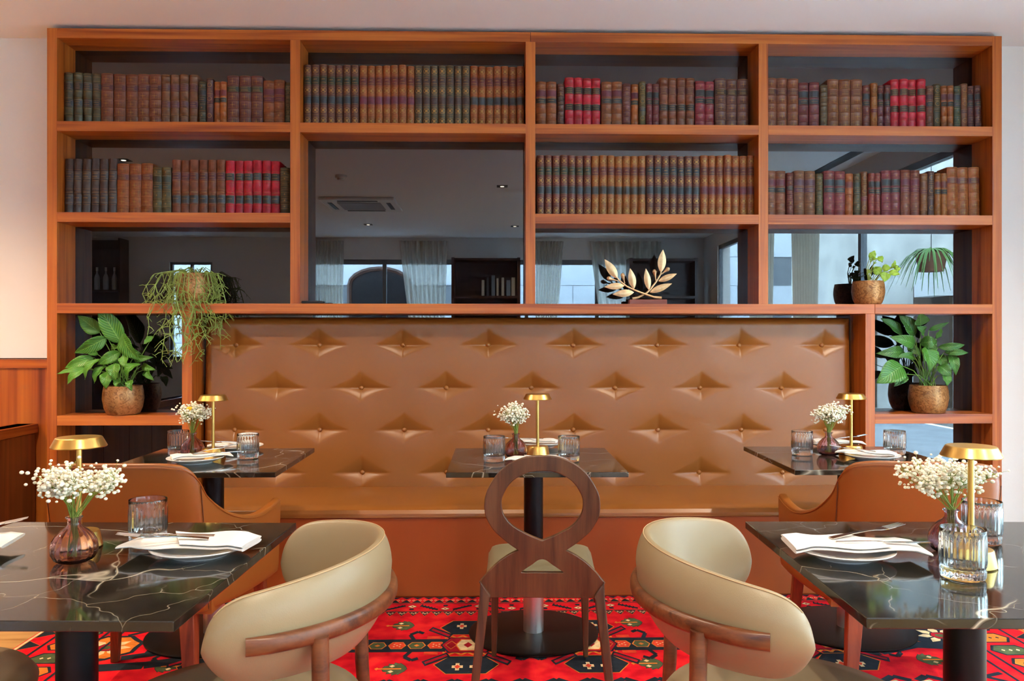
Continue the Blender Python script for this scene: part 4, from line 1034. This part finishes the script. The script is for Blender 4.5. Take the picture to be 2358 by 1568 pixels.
# ------------------------------------------------------------------ cream shell chairs
def make_shell():
    t = thing('shell_chair', '', 'chair')
    R = .270
    def rim(a):   # a in -1..1 along the shell
        zt = .822 - .045 * abs(a) ** 2.0; zb = .605 + .012 * abs(a) ** 2
        k = max(0, (abs(a) - .76) / .24); m = (zt + zb) / 2 - .005
        e = math.sqrt(max(0, 1 - k ** 3.2))
        return m + (zt - m) * e, m - (m - zb) * e, .012 * (.45 + .55 * e)
    def fn(u, v):
        a = math.sin((v - .5) * PI); zt, zb, th = rim(a); th = max(th, .004)
        ang = PI + a * math.radians(88)
        q = 2 * PI * u; h = max((zt - zb) / 2, .002); m = (zt + zb) / 2
        cr, sr = math.cos(q), math.sin(q)
        z = m + h * math.copysign(abs(sr) ** .42, sr)
        bul = max(0, 1 - ((z - m) / h) ** 2)
        rr = R + th * math.copysign(abs(cr) ** .6, cr) + ((.030 if cr > 0 else -.006) * bul * abs(cr) ** .5) * min(1, th / .012) + .02 * (z - .70) / .1
        rr *= 1.0 + .06 * max(0, abs(a) - .6)
        return (rr * math.cos(ang) + .03, rr * 1.06 * math.sin(ang), z)
    mb = MB(); mb.grid(fn, 48, 96, cu=True); mb.build('shell', M['cream'], t, smooth=True, ang=180)
    pm = MB(); sp_pts = []
    for k in range(61):
        p = fn(.205, .10 + .80 * k / 60); r_ = math.hypot(p[0] - .03, p[1]); q = 1 + .0012 / r_
        sp_pts.append(((p[0] - .03) * q + .03, p[1] * q, p[2] + .0004))
    pm.tube(sp_pts, .0013, 5)
    pm.build('seam', plain('seam_tan', 'a88e68', .6), t, smooth=True)
    def rail(u, v):
        a = (-1 + 2 * v); an = PI + a * math.radians(73); q = 2 * PI * u
        w = .017; d = .013
        if abs(a) > .90: d *= 1 - 5.5 * (abs(a) - .90)
        rr = R + .052 + d * math.copysign(abs(math.cos(q)) ** .7, math.cos(q)) - .004
        return (rr * math.cos(an) + .03, rr * 1.06 * math.sin(an), .704 + w * math.copysign(abs(math.sin(q)) ** .7, math.sin(q)))
    mb = MB(); mb.grid(rail, 16, 60, cu=True)
    n = 16; k = len(mb.v); mb.add([mb.v[i] for i in range(n)], [tuple(range(n))]); mb.add([mb.v[k - n + i] for i in range(n)], [tuple(range(n))])
    mb.build('wooden_rail', M['walnut_l'], t, smooth=True, ang=50, weld=True)
    mb = MB(); mb.lathe([(0, .395), (.20, .395), (.255, .402), (.282, .425), (.285, .445), (.272, .462), (.22, .470), (0, .473)], 64, c=(.05, 0, 0)); mb.build('seat', plain('seat_leather', '807158', .42), t, smooth=True, ang=180)
    for s in (-1, 1):
        a = math.radians(180 + s * 49)
        x, y = (R + .055) * math.cos(a) + .03, (R + .055) * 1.06 * math.sin(a)
        mb = MB(); mb.tube([(x, y, .70), (x - .004, y * 1.0, .45), (x - .03, y * 1.08, .0095)], [.0165, .017, .012], 14); mb.build('leg', M['walnut_l'], t, smooth=True)
        mb = MB(); mb.tube([(.22, s * .20, .40), (.25, s * .225, .0095)], [.017, .011], 14); mb.build('leg', M['walnut_l'], t, smooth=True)
        mb = MB(); mb.tube([(x, y, .385), (.05, s * .1, .385)], [.014, .014], 10); mb.build('seat_bracket', M['walnut_l'], t, smooth=True)
    mb = MB(); mb.box(-.02, .25, -.2, .2, .375, .396); mb.build('seat_frame', M['walnut_l'], t, bevel=.004)
    return t
SH = make_shell()
tag(SH, 'cream leather shell chair with wooden rail beside the front left table', 'chair', 'cream shell chairs'); SH.location = (-.515, 1.78, 0); SH.rotation_euler = (0, 0, PI + .02)
dup(SH, 'cream leather shell chair with wooden rail beside the front right table', (.605, 1.775, 0), -.12)
dup(SH, 'shell chair at the lower left corner, only its round grey seat in view', (-1.41, 1.86, 0), .02)

# ------------------------------------------------------------------ loop-backed chair
def spline_mesh(outlines, th, bevel=.003):
    cu = bpy.data.curves.new('o', 'CURVE'); cu.dimensions = '2D'; cu.fill_mode = 'BOTH'; cu.extrude = th / 2; cu.bevel_depth = bevel; cu.bevel_resolution = 2; cu.resolution_u = 8
    for pts in outlines:
        sp = cu.splines.new('BEZIER'); sp.bezier_points.add(len(pts) - 1); sp.use_cyclic_u = True
        for bpnt, p in zip(sp.bezier_points, pts):
            bpnt.co = (p[0], p[1], 0); bpnt.handle_left_type = bpnt.handle_right_type = 'VECTOR' if len(p) > 2 and p[2] else 'AUTO'
    ob = bpy.data.objects.new('o', cu); COL.objects.link(ob)
    dg = bpy.context.evaluated_depsgraph_get(); dg.update()
    me = bpy.data.meshes.new_from_object(ob.evaluated_get(dg)); bpy.data.objects.remove(ob); bpy.data.curves.remove(cu)
    return me
CD = 2.68; SCL = FPX / CD                      # chair back distance
def cb(u, v): return ((u - 1248.5) / SCL, (784 - v) / SCL + EZ)
def sym(pts): return pts
outer = [(1248.5, 1050), (1318, 1066), (1364, 1112), (1380, 1165), (1366, 1210), (1336, 1242), (1300, 1268, 1), (1330, 1284), (1364, 1312), (1392, 1345, 1), (1369, 1378, 1),
         (1128, 1378, 1), (1105, 1345, 1), (1133, 1312), (1167, 1284), (1197, 1268, 1), (1161, 1242), (1131, 1210), (1117, 1165), (1133, 1112), (1179, 1066)]
hole = [(1248.5, 1081), (1302, 1094), (1336, 1130), (1344, 1166), (1328, 1202), (1292, 1228), (1248.5, 1247, 1), (1205, 1228), (1169, 1202), (1153, 1166), (1161, 1130), (1195, 1094)]
tri = [(1248.5, 1287), (1276, 1302), (1301, 1319, 1), (1296, 1322, 1), (1202, 1322, 1), (1197, 1319, 1), (1221, 1302)]
conv = lambda L: [cb(p[0], p[1]) + ((p[2],) if len(p) > 2 else ()) for p in L]
lc = thing('loop_back_chair', 'walnut chair with looped teardrop back at the rear middle table', 'chair', (px_y(1248.5, 784, CD)[0], CD, 0), -.04)
me = spline_mesh([conv(outer), conv(hole), conv(tri)], .016)
me.materials.clear(); me.materials.append(M['walnut'])
lean = math.radians(4)
for v in me.vertices:
    x, z, y = v.co.x, v.co.y, -v.co.z
    v.co = (x, y - (z - .42) * math.tan(lean) + .02, z)
me.update(); link('back_panel', me, lc)
for s in (-1, 1):
    mb = MB()
    mb.prism([(s * .207, .455), (s * .172, .405), (s * .176, .395), (s * .222, 0.0095), (s * .247, .0095), (s * .208, .40)], lambda p, k: (p[0], (.0 if k else .045) - (.42 - p[1]) * .07, p[1]))
    mb.build('leg', M['walnut'], lc, bevel=.004)
    mb = MB(); mb.prism([(s * .19, .42), (s * .155, .42), (s * .170, .0205), (s * .188, .0205)], lambda p, k: (p[0], (.44 if k else .475) + (.42 - p[1]) * .06, p[1])); mb.build('leg', M['walnut'], lc, bevel=.003)
    mb = MB(); mb.box(s * .185 - .012, s * .185 + .012, .03, .47, .375, .425); mb.build('side_rail', M['walnut'], lc, bevel=.003)
mb = MB(); mb.box(-.18, .18, .455, .478, .375, .425); mb.build('front_rail', M['walnut'], lc, bevel=.003)
def seatfn(u, v):
    x = (u - .5) * 2; y = v
    w = .200; e = (1 - abs(x) ** 6) * (1 - abs(2 * y - 1) ** 6)
    return (x * w * (1 - .05 * (1 - y)), .035 + .445 * y, .425 + .052 * max(0, e) ** .35)
mb = MB(); mb.grid(seatfn, 28, 28); 
mb.box(-.19, .19, .036, .478, .42, .428); mb.build('seat_cushion', M['khaki'], lc, smooth=True, ang=60, label='khaki leather seat cushion')

# ------------------------------------------------------------------ brown leather armchairs
def make_armchair():
    t = thing('leather_armchair', '', 'armchair')
    # plan path of the shell: left arm front -> back -> right arm front
    P = [(-.325, .50), (-.318, .40), (-.300, .28), (-.272, .14), (-.240, .052), (-.222, .018), (-.17, .0), (-.06, -.012), (.06, -.012), (.17, .0), (.222, .018), (.240, .052), (.272, .14), (.300, .28), (.318, .40), (.325, .50)]
    H = [.646, .632, .630, .675, .758, .842, .866, .870, .870, .866, .842, .758, .675, .630, .632, .646]
    def interp(L, s):
        x = s * (len(L) - 1); i = min(int(x), len(L) - 2); f = x - i
        p0, p1, p2, p3 = L[max(i - 1, 0)], L[i], L[i + 1], L[min(i + 2, len(L) - 1)]
        def cr(a, b_, c, d): return .5 * (2 * b_ + (c - a) * f + (2 * a - 5 * b_ + 4 * c - d) * f * f + (3 * b_ - a - 3 * c + d) * f ** 3)
        return tuple(cr(*q) for q in zip(p0, p1, p2, p3)) if isinstance(p1, tuple) else cr(p0, p1, p2, p3)
    def fn(u, v):
        s = v; x, y = interp(P, s); h = interp(H, s)
        a = interp(P, max(0, s - .01)); b_ = interp(P, min(1, s + .01)); tx, ty = b_[0] - a[0], b_[1] - a[1]; l = math.hypot(tx, ty); nx_, ny_ = ty / l, -tx / l
        th = .019; zb = .36; q = 2 * PI * u; c, sn = math.cos(q), math.sin(q)
        z = (h + zb) / 2 + (h - zb) / 2 * math.copysign(abs(sn) ** .25, sn); o = th * math.copysign(abs(c) ** .35, c)
        back = max(0, 1 - max(0, y) / .3) * (z - .45) * .22
        sp = 1 - .10 * max(0, (.62 - z))
        return ((x + nx_ * o) * sp, y + ny_ * o - back, z)
    mb = MB(); mb.grid(fn, 36, 96, cu=True); n = 36; k = len(mb.v)
    mb.add([mb.v[i] for i in range(n)], [tuple(range(n))]); mb.add([mb.v[k - n + i] for i in range(n)], [tuple(range(n))])
    mb.build('shell', M['armchair'], t, smooth=True, ang=70, weld=True)
    for off in (.019, -.019):
        pts = []
        for j in range(81):
            s = j / 80; x, y = interp(P, s); h = interp(H, s); a = interp(P, max(0, s - .01)); b_ = interp(P, min(1, s + .01)); tx, ty = b_[0] - a[0], b_[1] - a[1]; l = math.hypot(tx, ty)
            z = h - .012; back = max(0, 1 - max(0, y) / .3) * (z - .45) * .22
            pts.append((x + ty / l * off, y - tx / l * off - back, z))
        mb = MB(); mb.tube(pts, .0016, 5); mb.build('piping', M['armchair'], t, smooth=True)
    for s in (-1, 1):                                                 # stitched seams where back meets arm
        pts = []
        for j in range(16):
            z = .37 + j * .028; x, y = s * .232, .030
            pts.append((x * 1.075 * (1 - .10 * max(0, .62 - z)), y - .012 - (1 - y / .3) * (z - .45) * .22, z))
        mb = MB(); mb.tube(pts, .0014, 5); mb.build('stitched_seam', plain('dark_stitch', '4a2410', .6), t, smooth=True)
    mb = MB(); mb.grid(lambda u, v: ((u - .5) * .54 * (.86 + .14 * v), .03 + .49 * v, .40 + .075 * max(0, (1 - abs(2 * u - 1) ** 6) * (1 - abs(2 * v - 1) ** 6)) ** .4), 24, 24)
    mb.box(-.25, .25, .04, .50, .35, .41); mb.build('seat_cushion', M['armchair'], t, smooth=True, ang=60)
    for s in (-1, 1):
        for (xa, ya, xb, yb, w) in ((.17, .05, .205, -.005, .026), (.27, .46, .30, .50, .022)):
            mb = MB(); vs = []
            for (x, y, z, ww) in ((s * xa, ya, .37, w), (s * xb, yb, .0095, w * .62)):
                vs += [(x - ww, y - ww, z), (x + ww, y - ww, z), (x + ww, y + ww, z), (x - ww, y + ww, z)]
            mb.add(vs, [(3, 2, 1, 0), (4, 5, 6, 7)] + [(i, (i + 1) % 4, 4 + (i + 1) % 4, 4 + i) for i in range(4)]); mb.build('leg', wood_leg, t, bevel=.003)
    return t
wood_leg = wood('chair_leg_wood', '5a2210', '7c3418', '914422', 2)
AC = make_armchair()
tag(AC, 'brown leather armchair at the rear left table, seen from behind', 'armchair', 'brown leather armchairs'); AC.location = (-1.185, 2.66, 0); AC.rotation_euler = (0, 0, -.03)
dup(AC, 'brown leather armchair at the rear right table, seen from behind', (1.385, 2.64, 0), -.17)

# ------------------------------------------------------------------ plants and ornaments
def leaf_obj(t, base, tip, w, lift=.0, twist=0.0, mat='leaf', name='leaf', fold=.35, droop=0.0, nu=12, nv=6):
    base, tip = Vector(base), Vector(tip); ax = tip - base; L = ax.length; axn = ax.normalized()
    view = Vector((0, -1, .25)).normalized()
    side = axn.cross(view)
    if side.length < .1: side = axn.cross(Vector((1, 0, 0)))
    side.normalize(); nrm = side.cross(axn).normalized()
    R_ = Matrix.Rotation(twist, 3, axn); side = R_ @ side; nrm = R_ @ nrm
    def fn(u, v):
        k = math.sin(PI * u ** .78) ** .85 * (1 - .25 * u) if 0 < u < 1 else 0
        s = (v - .5) * 2; hw = w / 2 * max(k, .012)
        p = base + ax * u + nrm * (lift * math.sin(PI * u)) + Vector((0, 0, -droop * u * u))
        p = p + side * (hw * s) - nrm * (-fold * hw * (abs(s) ** 1.3)) + nrm * (.0035 * math.sin(u * 16 + s * 2.5) * abs(s))
        return tuple(p)
    mb = MB(); mb.grid(fn, nu, nv, uv=True)
    o = mb.build(name, M[mat], t, smooth=True, ang=180)
    so = o.modifiers.new('thickness', 'SOLIDIFY'); so.thickness = .0008
    return o
def pot(t, R, h, mat='pot'):
    mb = MB(); mb.lathe([(0, 0), (R * .72, 0), (R * .80, .006), (R * .93, h * .25), (R, h * .55), (R * .97, h * .82), (R * .915, h), (R * .87, h), (R * .88, h * .9), (0, h * .88)], 48)
    mb.build('pot', M[mat], t, smooth=True, ang=50)
    mb = MB(); mb.lathe([(0, h * .9), (R * .86, h * .885)], 24); mb.build('soil', M['soil'], t)
def lily(name, label, u, vb, R, h, Yp, leaves, S, ou, ov, mat):
    x, z = px_y(u, vb, Yp)
    zz = S4 + .0005
    t = thing(name, label, 'potted plant', (x, Yp, zz)); pot(t, R, h)
    rnd = random.Random(len(label))
    for (bu, bv, tu, tv, wpx, dep, lift, tw) in leaves:
        b0 = px_y(ou + bu / S, ov + bv / S, Yp + dep); t0 = px_y(ou + tu / S, ov + tv / S, Yp + dep - .025)
        B = Vector((b0[0] - x, dep, b0[1] - zz)); Tt = Vector((t0[0] - x, dep - .03, t0[1] - zz))
        lo = leaf_obj(t, B, Tt, 1.2 * wpx / S / 418, lift, tw, mat)
        r0 = Vector((rnd.uniform(-.4, .4) * R, rnd.uniform(-.3, .3) * R, h * .88))
        md = r0.lerp(B, .55) + Vector((0, 0, .03))
        s = MB(); s.tube([r0, md, B], [.0028, .0025, .0018], 6); lo.parent = s.build('stem', M['stem'], t, smooth=True)
    return t
LEFT = [(585, 640, 325, 205, 205, .0, .01, .2), (345, 520, 98, 325, 165, .03, .0, -.1), (425, 572, 62, 748, 150, -.03, .02, -.6), (595, 535, 800, 835, 190, -.04, .02, .5), (575, 735, 318, 880, 120, -.02, .03, -.4),
        (325, 770, 145, 718, 70, .01, .01, .2), (275, 800, -45, 915, 120, -.02, .02, -.3), (340, 815, 178, 1050, 90, -.05, .03, .3), (190, 925, -140, 985, 62, -.05, .01, .2), (200, 920, -20, 1105, 100, -.05, .03, .1),
        (520, 865, 525, 1060, 145, -.07, .02, .0), (440, 960, 415, 1155, 125, -.06, .02, -.2), (400, 890, 285, 1090, 100, -.04, .02, .3), (620, 770, 640, 925, 105, -.05, .01, .1), (660, 650, 590, 750, 90, -.0, .01, .3),
        (800, 870, 660, 1060, 120, -.05, .04, .4), (700, 1050, 710, 1180, 85, -.08, .02, .1), (720, 800, 950, 795, 90, .02, .03, .4), (820, 890, 980, 940, 80, .03, .02, .2), (860, 930, 960, 1060, 80, .02, .02, .2),
        (560, 1040, 520, 1140, 70, -.06, .01, 0), (470, 670, 580, 690, 60, .03, .01, .3), (540, 790, 400, 830, 80, .02, .01, .2), (690, 700, 820, 760, 70, .03, .02, .3), (940, 560, 840, 650, 70, .03, .0, .1), (560, 860, 460, 830, 70, .0, .01, .1)]
lily('peace_lily', 'leafy peace lily in a bronze pot on the low left shelf', 284, 958, .106, .157, 4.475, LEFT, 4.9, 160, 660, 'leaf')
RIGHT = [(835, 660, 830, 560, 120, .02, .0, .0), (790, 740, 655, 575, 130, .05, .01, .1), (690, 735, 505, 600, 90, .06, .01, .2), (790, 815, 580, 750, 95, .0, .03, -.2), (700, 870, 475, 885, 90, -.01, .03, -.2),
         (790, 925, 635, 910, 60, -.02, .02, .2), (690, 985, 478, 1125, 175, -.05, .02, .1), (870, 830, 905, 1025, 140, -.05, .02, -.2), (830, 800, 965, 790, 95, .0, .05, .2), (960, 765, 1005, 680, 45, .02, .0, .2), (975, 835, 1190, 815, 60, -.02, .03, .3),
         (1025, 875, 1215, 880, 50, -.03, .03, .2), (970, 900, 1040, 1010, 90, .02, .02, .2), (1075, 885, 1115, 1060, 75, -.02, .03, .3), (980, 985, 1075, 1075, 95, -.03, .02, .2), (1030, 1060, 1045, 1145, 70, -.06, .01, 0), (720, 1050, 620, 1150, 80, -.02, .01, .2),
         (860, 730, 800, 670, 80, .04, .01, .1), (730, 830, 830, 900, 70, .04, .01, .1), (900, 700, 1060, 635, 40, .03, .01, .1), (880, 780, 960, 870, 80, .03, .01, .2)]
lily('peace_lily', 'leafy peace lily in a bronze pot on the low right shelf', 2137.5, 952, .104, .155, 4.475, RIGHT, 3.485, 1880, 560, 'leaf2')
# pothos
x, z = px_y(1999, 699, 4.47); zz = S3 + .0005
po = thing('potted_pothos', 'small pale green pothos in a bronze pot on the long shelf', 'potted plant', (x, 4.47, zz)); pot(po, .088, .13)
for (bu, bv, tu, tv, w, dep) in [(955, 1075, 1000, 1010, 70, 0), (1030, 1060, 1060, 1110, 60, -.01), (965, 1115, 950, 1075, 30, .0), (975, 1085, 1015, 1075, 30, -.02), (1090, 1190, 1075, 1275, 95, -.04), (1000, 1165, 1050, 1215, 90, -.01), (1140, 1160, 1170, 1090, 40, .0), (1165, 1170, 1215, 1160, 45, -.02), (1120, 1190, 1205, 1210, 60, -.03), (985, 1180, 1040, 1150, 60, .01), (1150, 1150, 1195, 1140, 40, .0), (960, 1170, 925, 1215, 40, .02), (1060, 1160, 1130, 1155, 70, .01), (1000, 1110, 985, 1125, 30, 0)]:
    b0 = px_y(1740 + bu / 3.647, 300 + bv / 3.647, 4.47 + dep); t0 = px_y(1740 + tu / 3.647, 300 + tv / 3.647, 4.465 + dep)
    B = Vector((b0[0] - x, dep, b0[1] - zz)); lo = leaf_obj(po, B, (t0[0] - x, dep - .012, t0[1] - zz), w / 3.647 / 418, .006, .2, 'pothos', fold=.2)
    s = MB(); r0 = Vector((B.x * .2, 0, .115)); s.tube([r0, r0.lerp(B, .5) + Vector((-.012, 0, .015)), B], [.002, .0018, .0012], 5); lo.parent = s.build('stem', plain('pale_stem', '9aa84a', .5) if 'pale_stem' not in bpy.data.materials else bpy.data.materials['pale_stem'], po, smooth=True)
# mistletoe cactus
x, z = px_y(447, 699, 4.47)
mc = thing('mistletoe_cactus', 'trailing mistletoe cactus spilling from a pot on the long left shelf', 'potted plant', (x, 4.47, zz)); pot(mc, .098, .165)
rnd = random.Random(11)
for k in range(42):
    a = rnd.uniform(0, 2 * PI) if k > 20 else rnd.uniform(PI, 2 * PI)
    out = rnd.uniform(.10, .17) + (.06 if k % 5 == 0 else 0); dropz = rnd.uniform(.02, .30) if k % 4 else rnd.uniform(.25, .42)
    dx, dy = math.cos(a), math.sin(a) * .55
    if dy > 0.1: dy *= .4
    p = [Vector((dx * .03, dy * .03, .15)), Vector((dx * .07, dy * .07, .185 + rnd.uniform(-.02, .015))), Vector((dx * out * .9, dy * out, .165)), Vector((dx * out * 1.05, dy * out * 1.1, .10))]
    if k % 5 == 0: p[2].x *= 1.25; p[3].x *= 1.3
    q = p[-1].copy(); n = max(2, int((dropz) / .05))
    for j in range(n):
        q = q + Vector((rnd.uniform(-.022, .022), rnd.uniform(-.012, .006), -.045)); p.append(q.copy())
    p = [Vector((v.x, max(-.17, min(v.y, .095)), v.z)) for v in p]
    s = MB(); s.tube(p, [.0024] * (len(p) - 1) + [.0015], 5)
    for j in range(2, len(p)):
        for _ in range(rnd.randint(1, 3) + (2 if j == len(p) - 1 else 0)):
            d = Vector((rnd.uniform(-.05, .05), rnd.uniform(-.03, .02), rnd.uniform(-.06, .012))); e = p[j] + d
            e.y = max(-.18, min(e.y, .10)); s.tube([p[j], p[j] + d * .5 + Vector((0, 0, .004)), e], [.0019, .0018, .0012], 4)
            if rnd.random() < .6:
                for _ in range(2):
                    f = e + Vector((rnd.uniform(-.03, .03), rnd.uniform(-.015, .012), rnd.uniform(-.04, .01))); f.y = max(-.18, min(f.y, .10)); s.tube([e, f], [.0015, .001], 4)
    s.build('trailing_stem', M['cactus'], mc, smooth=True)
# olive branch sculpture
YS = 4.475
def sp_(cx_, cy_): x_, z_ = px_y(1340 + cx_ / 9.07, 560 + cy_ / 9.07, YS); return x_, z_
x, _ = sp_(1365, 1285)
ol = thing('olive_branch_sculpture', 'bronze sculpture of two crossed olive branches on a red-brown block', 'sculpture', (x, YS, zz))
dzs = S3 - sp_(1365, 1285)[1]
def sl_(c, y=0): q = sp_(*c); return Vector((q[0] - x, y, q[1] + dzs - zz + .0005))
w0 = sl_((975, 1285)).x; w1 = sl_((1755, 1285)).x; hz = sl_((1365, 1185)).z
mb = MB(); mb.box(w0, w1, -.03, .03, 0, hz); mb.build('base_block', plain('red_block', '7a3622', .4), ol, bevel=.002)
for pts, yy in (([(1655, 1150), (1500, 1135), (1370, 1090), (1230, 1040), (1100, 990), (930, 910), (780, 790), (735, 730)], -.008), ([(1060, 1165), (1180, 1135), (1350, 1050), (1440, 960), (1560, 800), (1650, 650), (1655, 600)], .006)):
    mb = MB(); mb.tube([sl_(c, yy) for c in pts], [.008, .0065, .0055, .0055, .005, .0045, .004, .003][:len(pts)], 10); mb.build('branch', M['gold_bronze'], ol, smooth=True)
for b0, t0, w, yy in (((735, 740), (465, 350), 185, -.008), ((880, 895), (460, 925), 140, -.012), ((1075, 1035), (630, 1080), 155, -.012), ((1080, 960), (995, 535), 160, -.006), ((1655, 610), (1690, 140), 175, .006), ((1600, 800), (1975, 645), 130, .0), ((1420, 1030), (1875, 850), 140, .002), ((1400, 980), (1330, 535), 145, .004)):
    B, Tt = sl_(b0, yy), sl_(t0, yy - .01); ax = Tt - B; sd = Vector((-ax.z, 0, ax.x)).normalized(); hw = w / 9.07 / 418 / 2
    def lf(u, v, B=B, ax=ax, sd=sd, hw=hw):
        uu = u; k = max(.06, math.sin(PI * min(1, uu ** .85)) ** .9) if uu < .999 else .01
        q = 2 * PI * v; c, s = math.cos(q), math.sin(q)
        ridge = -.0055 * (1 - abs(c)) if s > 0 else .003 * (1 - abs(c))
        return tuple(B + ax * uu + sd * (hw * k * c) + Vector((0, ridge * k - .001, 0)))
    mb = MB(); mb.grid(lambda u, v: lf(v, u), 16, 14, cu=True); mb.build('olive_leaf', M['gold_bronze'], ol, smooth=True, ang=40)
for c0, a0, yy in (((560, 745), (740, 795), -.01), ((845, 680), (890, 850), -.01), ((1515, 600), (1545, 790), .0), ((1790, 550), (1660, 655), .0)):
    c1, a1 = sl_(c0, yy), sl_(a0, yy); d = (c1 - a1)
    mb = MB(); mb.tube([a1, a1 + d * .4, a1 + d * .75, c1, c1 + d.normalized() * .010, c1 + d.normalized() * .0135], [.003, .0035, .0085, .0125, .008, .001], 12); mb.build('olive', M['gold_bronze'], ol, smooth=True)
# small black box on the long shelf
xr, _ = px_y(722, 700, 4.46)
rb = thing('remote_box', 'flat black box lying at the left foot of the big dark pane', 'box', (xr, 4.46, zz))
mb = MB(); mb.box(-.058, .058, -.035, .035, 0, .016); mb.build('case', M['black'], rb, bevel=.004)
mb = MB(); mb.box(.01, .045, -.02, .02, .0162, .018); mb.build('top_panel', plain('dark_glossy', '15181c', .15), rb)
